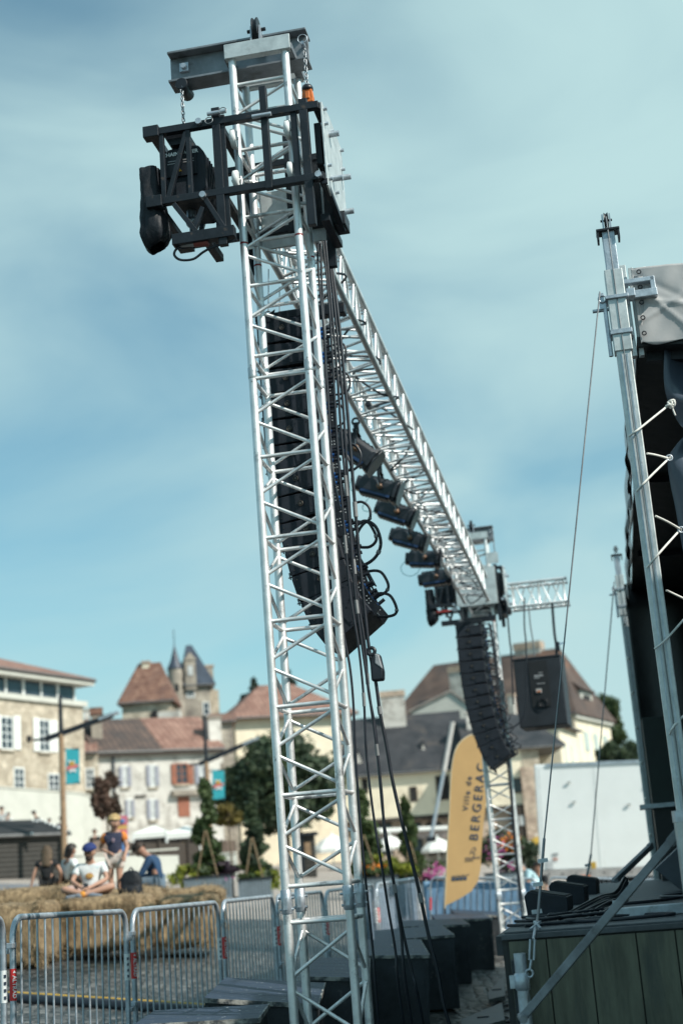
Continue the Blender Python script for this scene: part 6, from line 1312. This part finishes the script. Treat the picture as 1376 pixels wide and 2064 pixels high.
bale('straw bale at the front left corner, darkest one',-60,92,1822,19.0,1.2,.80,1); bale('straw bale the man in the blue cap sits on',98,300,1806,20.3,1.25,.76,2); bale('straw bale in front at the right, nearest the zinc planter',302,432,1804,20.8,1.3,.74,3)
bale('straw bale behind at the far left',-70,152,1790,22.0,1.2,.80,4); bale('straw bale behind the man in the cap',156,318,1792,22.4,1.2,.78,5); bale('straw bale behind at the right, under the blue-shirted person',292,440,1790,24.4,1.3,.80,6); bale('hidden straw bale farther back, seat of the long-haired person',60,175,1786,28.0,1.3,.78,7)
# ------------------------------------------------------------------ people
skin_m=mat('skin',(.42,.24,.17),.6,0,.06,8); skin_t=mat('tanned_skin',(.30,.16,.11),.6,0,.06,8)
def clothm(nm,c,c2=None,sc=6): return mat(nm,c,.8,0,.15,sc,.7,11,col2=c2)
def skinmesh(nm,chains,m,par,level=1,root=0):
    """one continuous surface grown over joints: chains of (point, radius); equal points are shared"""
    vs=[]; rs=[]; es=[]; key={}
    for ch in chains:
        last=None
        for p,rd in ch:
            k=tuple(round(c,4) for c in p)
            if k not in key: key[k]=len(vs); vs.append(k); rs.append(rd)
            i=key[k]
            if last is not None and last!=i: es.append((last,i))
            last=i
    me=bpy.data.meshes.new(nm); me.from_pydata(vs,es,[]); me.materials.append(m); o=bpy.data.objects.new(nm,me); COL.objects.link(o); o.parent=par
    s=o.modifiers.new('skin','SKIN'); s.use_smooth_shade=True
    for i,d in enumerate(me.skin_vertices[0].data): d.radius=(rs[i] if isinstance(rs[i],tuple) else (rs[i],rs[i])); d.use_root=(i==root)
    q=o.modifiers.new('sub','SUBSURF'); q.levels=level; q.render_levels=level
    return o
def lerp(a,b,t): return tuple(x+(y-x)*t for x,y in zip(a,b))
def person(lb,loc_,rz,sc,J,skin,top,bottom,shoes,hair,hairm,sleeve=.5,legs=1.0,hands=True,extras=None,face=True):
    """J: joints in metres, x to the person's left, y forward, z up, origin at seat or feet"""
    r=thing('person',lb,'person',loc_,rz); r.scale=(sc,sc,sc)
    pel,che,nec,hd=J['pelvis'],J['chest'],J['neck'],J['head']; H=V(hd); up=(H-V(nec)).normalized(); fw=V(J.get('look',(0,1,0))).normalized(); fw=(fw-up*fw.dot(up)).normalized(); sd=fw.cross(up)
    def hp(a,b,c): return tuple(H+sd*a+fw*b+up*c)
    ch=[[(pel,.115),(lerp(pel,che,.5),.105),(che,.12),(nec,.052),(hp(0,.0,-.085),.060),(hp(0,.005,-.02),.084),(hp(0,-.005,.055),.088),(hp(0,-.01,.105),.045)]]
    if face: ch+= [[(hp(0,.005,-.02),.084),(hp(0,.095,-.012),.014),(hp(0,.112,-.03),.012)],[(hp(0,.0,-.085),.060),(hp(0,.070,-.085),.030)]]
    for s in(1,-1):
        k='L' if s>0 else 'R'; sh,el,wr=J['sh'+k],J['el'+k],J['wr'+k]; hi,kn,an,to=J['hi'+k],J['kn'+k],J['an'+k],J['to'+k]
        arm=[(che,.12),(sh,.058),(lerp(sh,el,.5),.046),(el,.038),(lerp(el,wr,.5),.034),(wr,.025)]
        d=(V(wr)-V(el)).normalized(); hd_=J.get('hand'+k); hdir=V(hd_).normalized() if hd_ else d; pm=tuple(V(wr)+hdir*.055); arm.append((pm,(.036,.018))); ch.append(arm)
        if hands:
            sdv=hdir.cross(V((0,0,1))); sdv=sdv.normalized() if sdv.length>.05 else V((1,0,0)); nr=hdir.cross(sdv)
            for q,(o_,l_) in enumerate(((-.026,.060),(-.009,.070),(.009,.066),(.026,.052))):
                b0=V(pm)+hdir*.03+sdv*o_; b1=b0+hdir*l_*.55+nr*.008; b2=b1+hdir*l_*.40+nr*.022; ch.append([(pm,(.036,.018)),(tuple(b0),.010),(tuple(b1),.009),(tuple(b2),.007)])
            t0=V(pm)-sdv*.035*s; t1=t0-sdv*.018*s+hdir*.030; ch.append([(pm,(.036,.018)),(tuple(t0),.012),(tuple(t1),.009)])
        ch.append([(pel,.115),(hi,.088),(lerp(hi,kn,.5),.072),(kn,.054),(lerp(kn,an,.4),.052),(an,.036),(to,.030)])
        if face: ch.append([(hp(0,.005,-.02),.084),(hp(s*.092,-.01,-.015),.016)])
    skinmesh('body',ch,skin,r,2 if hands else 1)
    # clothes follow the body, a little larger
    g_=.014; tp=[[(lerp(pel,che,-.05),.135),(lerp(pel,che,.5),.124),(che,.137),(lerp(che,nec,.75),.068)]]
    for k in 'LR':
        sh,el,wr=J['sh'+k],J['el'+k],J['wr'+k]; c_=[(che,.137),(sh,.075)]
        if sleeve<=1: c_+=[(lerp(sh,el,sleeve*.6),.066),(lerp(sh,el,sleeve),.064)]
        else: c_+=[(lerp(sh,el,.5),.060),(el,.054),(lerp(el,wr,.5),.047),(lerp(el,wr,sleeve-1),.040)]
        tp.append(c_)
    skinmesh('shirt',tp,top,r,2)
    bt=[]
    for k in 'LR':
        hi,kn,an=J['hi'+k],J['kn'+k],J['an'+k]; c_=[(pel,.132),(hi,.104)]
        if legs<=1: c_+=[(lerp(hi,kn,legs*.6),.094),(lerp(hi,kn,legs),.090)]
        else: c_+=[(lerp(hi,kn,.5),.086),(kn,.070),(lerp(kn,an,.5),.064),(lerp(kn,an,legs-1),.052)]
        bt.append(c_)
    skinmesh('shorts' if legs<=1 else 'trousers',bt,bottom,r,2)
    for k in 'LR':
        an,to=J['an'+k],J['to'+k]; skinmesh('shoe',[[(tuple(V(an)+(V(an)-V(to))*.25),.044),(an,.050),(lerp(an,to,.6),(.050,.040)),(tuple(V(to)+(V(to)-V(an))*.25),(.042,.032))]],shoes,r,2)
    def M3(): return Matrix((sd,fw,up)).transposed()
    if hair:
        def cap(a,b):   # hair shell over the skull
            def f(u,v):
                t=2*math.pi*u; ph=v*math.pi*.60; rr=.108*math.sin(ph); back=1 if math.sin(t)<.2 else .78
                lim=1.0 if math.sin(t)<.15 else .62; ph*=lim; rr=.108*math.sin(ph)*(1+.04*math.sin(9*t)); return H+M3()@V((rr*math.cos(t)*.95,rr*math.sin(t)*1.05-.008,.035+.112*math.cos(ph)+.006*math.sin(7*t+v*9)))
            return f
        LB().grid(cap(0,0),36,12).build('hair',hairm,r,solid=.012)
        hs=LB(); hr_=random.Random(int(abs(loc_[0])*1000)); fn=cap(0,0)
        for _ in range(260):
            u,v=hr_.random(),hr_.uniform(.12,.95); p=fn(u,v); q=fn(u+hr_.uniform(-.05,.05),min(1.0,v+.22)); o_=(p-H).normalized(); d_=(q-p)+V((hr_.gauss(0,.012),hr_.gauss(0,.012),-.012 if v>.7 else 0)); w_=d_.cross(o_)
            if w_.length<1e-6: continue
            w_=w_.normalized()*.006; a_=p+o_*.012; hs.add([a_-w_,a_+w_,a_+d_*1.1+o_*hr_.uniform(.0,.014)],[(0,1,2)])
        hs.build('hair_strands',hairm,r)['kind']='stuff'
        if hair>1:      # long hair falling down the back
            def f2(u,v):
                t=math.pi*(1.0+u); l=.09+hair*.11*v; rr=.105-.02*v; return H+M3()@V((rr*math.cos(t)*1.0+.01*math.sin(u*40),rr*math.sin(t)*.95-.015-.02*v,.03-l+.09))
            LB().grid(f2,40,10).build('long_hair',hairm,r,solid=.02)
            hs=LB()
            for _ in range(200):
                u=hr_.random(); v=hr_.uniform(0,.8); p=f2(u,v); q=f2(u,v+hr_.uniform(.15,.35))+V((hr_.gauss(0,.015),hr_.gauss(-.01,.012),0)); w_=V((.007,0,0)); p=p+(V((p.x,p.y,0))-V((H.x,H.y,0))).normalized()*.014; hs.add([p-w_,p+w_,q],[(0,1,2)])
            hs.build('hair_strands',hairm,r)['kind']='stuff'
    if face:
        for s in(-1,1): LB().ball(hp(s*.034,.083,.012),.011,8).build('eye',mat('eye_dark',(.05,.04,.035),.3),r)
        LB().ball(hp(0,.085,-.058),.022,8,(1.1,.35,.35)).build('mouth',mat('lip',(.32,.13,.11),.5),r)
    if extras: extras(r,hp,H,M3())
    return r
sit=dict(pelvis=(0,0,.10),chest=(0,-.03,.42),neck=(0,.0,.56),head=(0,.03,.70),shL=(.19,-.02,.48),shR=(-.19,-.02,.48),hiL=(.10,.03,.09),hiR=(-.10,.03,.09))
jn_w=clothm('tie_dye_white',(.70,.72,.72),(.74,.75,.74)); overlay(jn_w,(.06,.42,.55),7,.56,.66)
Jm=dict(sit,elL=(.27,.10,.28),elR=(-.27,.10,.28),wrL=(.07,.31,.16),wrR=(-.05,.31,.17),knL=(.40,.28,.17),knR=(-.40,.28,.17),anL=(-.06,.40,.05),anR=(.10,.44,.05),toL=(-.22,.46,.03),toR=(.27,.44,.04),look=(.10,1,-.02),handL=(-.7,.5,-.15),handR=(.7,.5,-.1))
def man_x(r,hp,H,M):
    capm=clothm('blue_cap',(.012,.028,.13)); 
    LB().grid(lambda u,v: H+M@V((.112*math.sin(v*1.5)*math.cos(6.2832*u),.112*math.sin(v*1.5)*math.sin(6.2832*u)*1.05,.045+.105*math.cos(v*1.5))),28,8).build('cap',capm,r,solid=.008)
    LB().prism([H+M@V((.085*math.cos(t),.085*math.sin(t)+.035+(.045 if 30<math.degrees(t)<150 else 0),.050)) for t in [R(a) for a in range(0,181,20)]],M@V((0,0,.012))).build('cap_peak',capm,r)
    LB().ball(hp(0,.045,-.075),.060,12,(1.05,.95,.85)).build('beard',mat('dark_beard',(.05,.032,.025),.8),r)
    gm_=mat('black_frames',(.02,.02,.02),.3)
    for s in(-1,1): LB().torus(hp(s*.036,.098,.010),.024,.005,M@Matrix.Rotation(R(90),3,'X'),14,5).build('spectacles',gm_,r)
    LB().tube(hp(-.012,.100,.012),hp(.012,.100,.012),.004,n=6).build('spectacles',gm_,r)
    b=LB(); b.ball((.0,.112,.34),.06,10,(1.1,.16,.8)); b.build('chest_print',mat('red_yellow_print',(.55,.16,.10),.7,0,.5,25,col2=(.60,.40,.10)),r)
    LB().box((.01,.36,.17),(.07,.012,.13)).build('phone',mat('phone_black',(.03,.035,.045),.2),r)
    for p,c in(((-.01,.385,.075),(.70,.72,.72)),((.045,.425,.075),(.70,.30,.05))): LB().ball(p,.052,10,(1,.8,.9)).build('sock',clothm('sock_%d'%int(c[1]*100),c),r)
HZ=at(198,1806,20.65).z
person('man in a blue cap and tie-dye T-shirt sitting cross-legged on the straw',V((at(179,1806,20.75).x,20.95,HZ-.03)),R(180),.92,Jm,skin_m,jn_w,clothm('pale_pink_shorts',(.42,.30,.27)),clothm('grey_blue_shoes',(.16,.19,.23)),0,None,.62,.85,True,man_x)
# boy standing behind the bales
zb_=at(230,1647,22.9).z; g0=zb_-1.36*.92
Jb=dict(pelvis=(0,0,.70),chest=(0,.0,.98),neck=(0,.01,1.13),head=(-.02,.05,1.26),shL=(.15,0,1.05),shR=(-.15,0,1.05),elL=(.26,-.06,.86),elR=(-.22,.02,.84),wrL=(.12,.10,.78),wrR=(-.20,.14,.72),hiL=(.08,0,.67),hiR=(-.08,0,.67),knL=(.08,.02,.36),knR=(-.07,.03,.36),anL=(.08,-.01,.06),anR=(-.07,.0,.06),toL=(.10,.13,.03),toR=(-.09,.14,.03),look=(-.55,.8,-.45),handL=(-.8,.3,-.2))
navyc=clothm('navy_tshirt',(.03,.035,.07)); check=clothm('checked_shorts',(.52,.40,.36),(.60,.55,.50),24)
def boy_x(r,hp,H,M):
    orc=clothm('orange_sleeve',(.62,.20,.04))
    skinmesh('sleeve',[[( (.10,0,1.07),.075),((.16,0,1.05),.080),((.215,-.03,.93),.074)]],orc,r,2); skinmesh('sleeve',[[((-.10,0,1.07),.075),((-.16,0,1.05),.080),((-.195,.01,.93),.074)]],orc,r,2)
    LB().ball((.0,.128,.97),.03,8,(1,.2,1.3)).build('shirt_emblem',mat('dull_print',(.22,.16,.20),.7),r)
    w=LB(); 
    for k in range(4): w.tube((.085+.012*k,.105-.01*abs(k-1),.55),(.085+.012*k,.09,.50),.004,n=5)
    w.build('short_cuff',check,r)
blond=mat('blond_hair',(.62,.45,.22),.6,0,.2,30)
bx=at(231,1700,22.9)
person('blond boy in a navy shirt with orange sleeves standing behind the straw',V((bx.x,22.9,g0)),R(180),.92,Jb,skin_m,navyc,check,clothm('white_trainers',(.6,.6,.6)),1,blond,.45,.62,True,boy_x)
# woman with long fair hair, back to us
Jw=dict(sit,elL=(.30,.00,.26),elR=(-.28,-.04,.26),wrL=(.26,.12,.10),wrR=(-.34,-.02,.04),knL=(.14,.42,.10),knR=(-.14,.42,.10),anL=(.12,.5,-.28),anR=(-.12,.5,-.28),toL=(.12,.62,-.32),toR=(-.12,.62,-.32))
blackc=clothm('black_cloth',(.007,.008,.010)); fair=mat('fair_hair',(.11,.075,.045),.6,0,.3,25)
p=at(96,1785,28.7); person('woman with long fair hair and a short black top, sitting with her back to us',V((p.x,28.7,p.z)),R(4),.90,Jw,skin_m,blackc,blackc,blackc,3.2,fair,.35,1.7,True)
whitec=clothm('white_tshirt',(.72,.73,.72)); dkh=mat('dark_hair',(.025,.018,.015),.5,0,.3,25)
p=at(143,1785,28.9); person('dark-haired person in a white T-shirt, half hidden behind the man in the cap',V((p.x,28.9,p.z)),R(-50),.95,Jw,skin_t,whitec,blackc,blackc,1.6,dkh,.6,1.7,True)
# person in the blue sweater, seen from the side
Jr=dict(sit,chest=(0,.06,.40),neck=(0,.16,.53),head=(0,.27,.62),shL=(.17,.07,.45),shR=(-.17,.07,.45),elL=(.24,.20,.22),elR=(-.24,.20,.22),wrL=(.08,.40,.14),wrR=(-.08,.40,.14),knL=(.13,.48,.12),knR=(-.13,.48,.12),anL=(.10,.55,-.25),anR=(-.10,.55,-.25),toL=(.1,.68,-.3),toR=(-.1,.68,-.3),look=(0,.7,-.8))
p=at(318,1787,26.0); person('person in a dark blue sweater hunched over a phone on the right straw bale',V((p.x,26.0,p.z-.02)),R(80),1.08,Jr,skin_t,clothm('blue_sweater',(.015,.05,.115)),clothm('faded_jeans',(.12,.17,.22)),blackc,1,mat('brown_hair',(.045,.028,.02),.6,0,.3,25),1.9,1.9,True)
# backpack
bp=thing('backpack','black backpack standing on the straw beside the man in the cap','backpack',V((at(265,1806,20.9).x,20.95,at(265,1807,20.9).z-.02)),0)
def bpf(u,v):
    a=2*math.pi*u; z=v*.385; w=(.165*(1-.15*v)*(1-max(0,v-.55)**2*2.2)); d=.11*(1-.35*v); sg=lambda t: math.copysign(abs(t)**.6,t)
    k=.2 if v==0 or v==1 else 1; return V((w*sg(math.cos(a))*k*(1+.05*math.sin(6*a+9*v)),d*sg(math.sin(a))*k*(1+.06*math.sin(4*a-7*v)),z))
LB().grid(bpf,40,22).build('bag_body',bagm,bp); LB().grid(lambda u,v: bpf(.62+.26*u,.08+.38*v)*1.0+V((0,-.035*math.sin(math.pi*v)**.4*math.sin(math.pi*u)**.4,0)),14,10).build('front_pocket',bagm,bp)
LB().path(cat([(-.04,0,.37),(0,.01,.42),(.04,0,.37)],5),.010,6).build('grab_handle',bagm,bp); LB().path(cat([(-.13,.02,.30),(-.20,.03,.20),(-.17,.04,.06)],5),.014,6).build('strap',bagm,bp)
# small figures farther away
def stand(lb,x,yh,Y,top,bottom,hairm,rz=180,sc=1.0,lean=0,grp=None):
    J=dict(pelvis=(0,0,.92),chest=(0,lean*.3,1.28),neck=(0,lean*.5,1.47),head=(0,lean*.7+.02,1.62),shL=(.19,lean*.4,1.40),shR=(-.19,lean*.4,1.40),elL=(.27,lean*.3+.03,1.12),elR=(-.27,lean*.3+.03,1.12),wrL=(.20,lean*.3+.20,.98),wrR=(-.24,lean*.3+.12,.90),hiL=(.10,0,.88),hiR=(-.10,0,.88),knL=(.10,.03,.48),knR=(-.10,.03,.48),anL=(.10,0,.08),anR=(-.10,0,.08),toL=(.12,.15,.03),toR=(-.12,.15,.03))
    p=at(x,yh,Y); r=person(lb,V((p.x,Y,p.z-1.75*sc)),R(rz),sc,J,skin_m,top,bottom,blackc,1,hairm,.6,1.8,False,None,False); r['group']='people on the ramp behind the hut'; return r
paleg=clothm('pale_grey_shirt',(.45,.46,.46))
stand('person in pale grey at the left edge above the hut roof',4,1626,69,paleg,blackc,dkh); stand('small child in a light top above the hut roof, beside the left edge',18,1638,70,whitec,blackc,dkh,150,.8)
stand('person in black bending forward above the hut roof',80,1634,70,blackc,blackc,dkh,120,1.0,.35); stand('dark-haired person low above the hut roof, in the middle of the group',100,1650,69,clothm('brown_shirt',(.14,.07,.05)),blackc,dkh,170,.85); stand('person in navy with a cap above the right end of the hut',124,1646,69,navyc,blackc,dkh)
stand('person in black standing behind the board fence by the hut',191,1672,67.5,blackc,blackc,mat('brown_hair2',(.12,.06,.04),.6),180,1.0)
# visitor beyond the fence
Jv=dict(pelvis=(0,0,.80),chest=(0,.18,1.08),neck=(0,.32,1.22),head=(0,.42,1.33),shL=(.19,.22,1.16),shR=(-.19,.22,1.16),elL=(.24,.25,.86),elR=(-.24,.25,.86),wrL=(.15,.42,.70),wrR=(-.15,.42,.70),hiL=(.10,0,.78),hiR=(-.10,0,.78),knL=(.10,.06,.44),knR=(-.10,.06,.44),anL=(.10,0,.07),anR=(-.10,0,.07),toL=(.12,.15,.03),toR=(-.12,.15,.03),look=(0,.9,-.4))
p=at(1054,1732,33); person('person in a pale blue shirt leaning forward beyond the fence, left of the truck',V((p.x+.30,33,p.z-1.45)),R(85),1.0,Jv,skin_m,clothm('pale_blue_shirt',(.42,.62,.68)),clothm('beige_shorts',(.40,.32,.26)),blackc,1,mat('grey_hair',(.30,.26,.24),.6),.6,.8,False,None,False)
p=at(1083,1730,35); person('person in black and white behind the one in pale blue','' or V((p.x,35,p.z-1.62)),R(150),.95,dict(Jv,chest=(0,.03,1.15),neck=(0,.05,1.33),head=(0,.08,1.47),shL=(.19,.04,1.25),shR=(-.19,.04,1.25)),skin_t,blackc,blackc,blackc,1,dkh,.6,1.8,False,None,False)
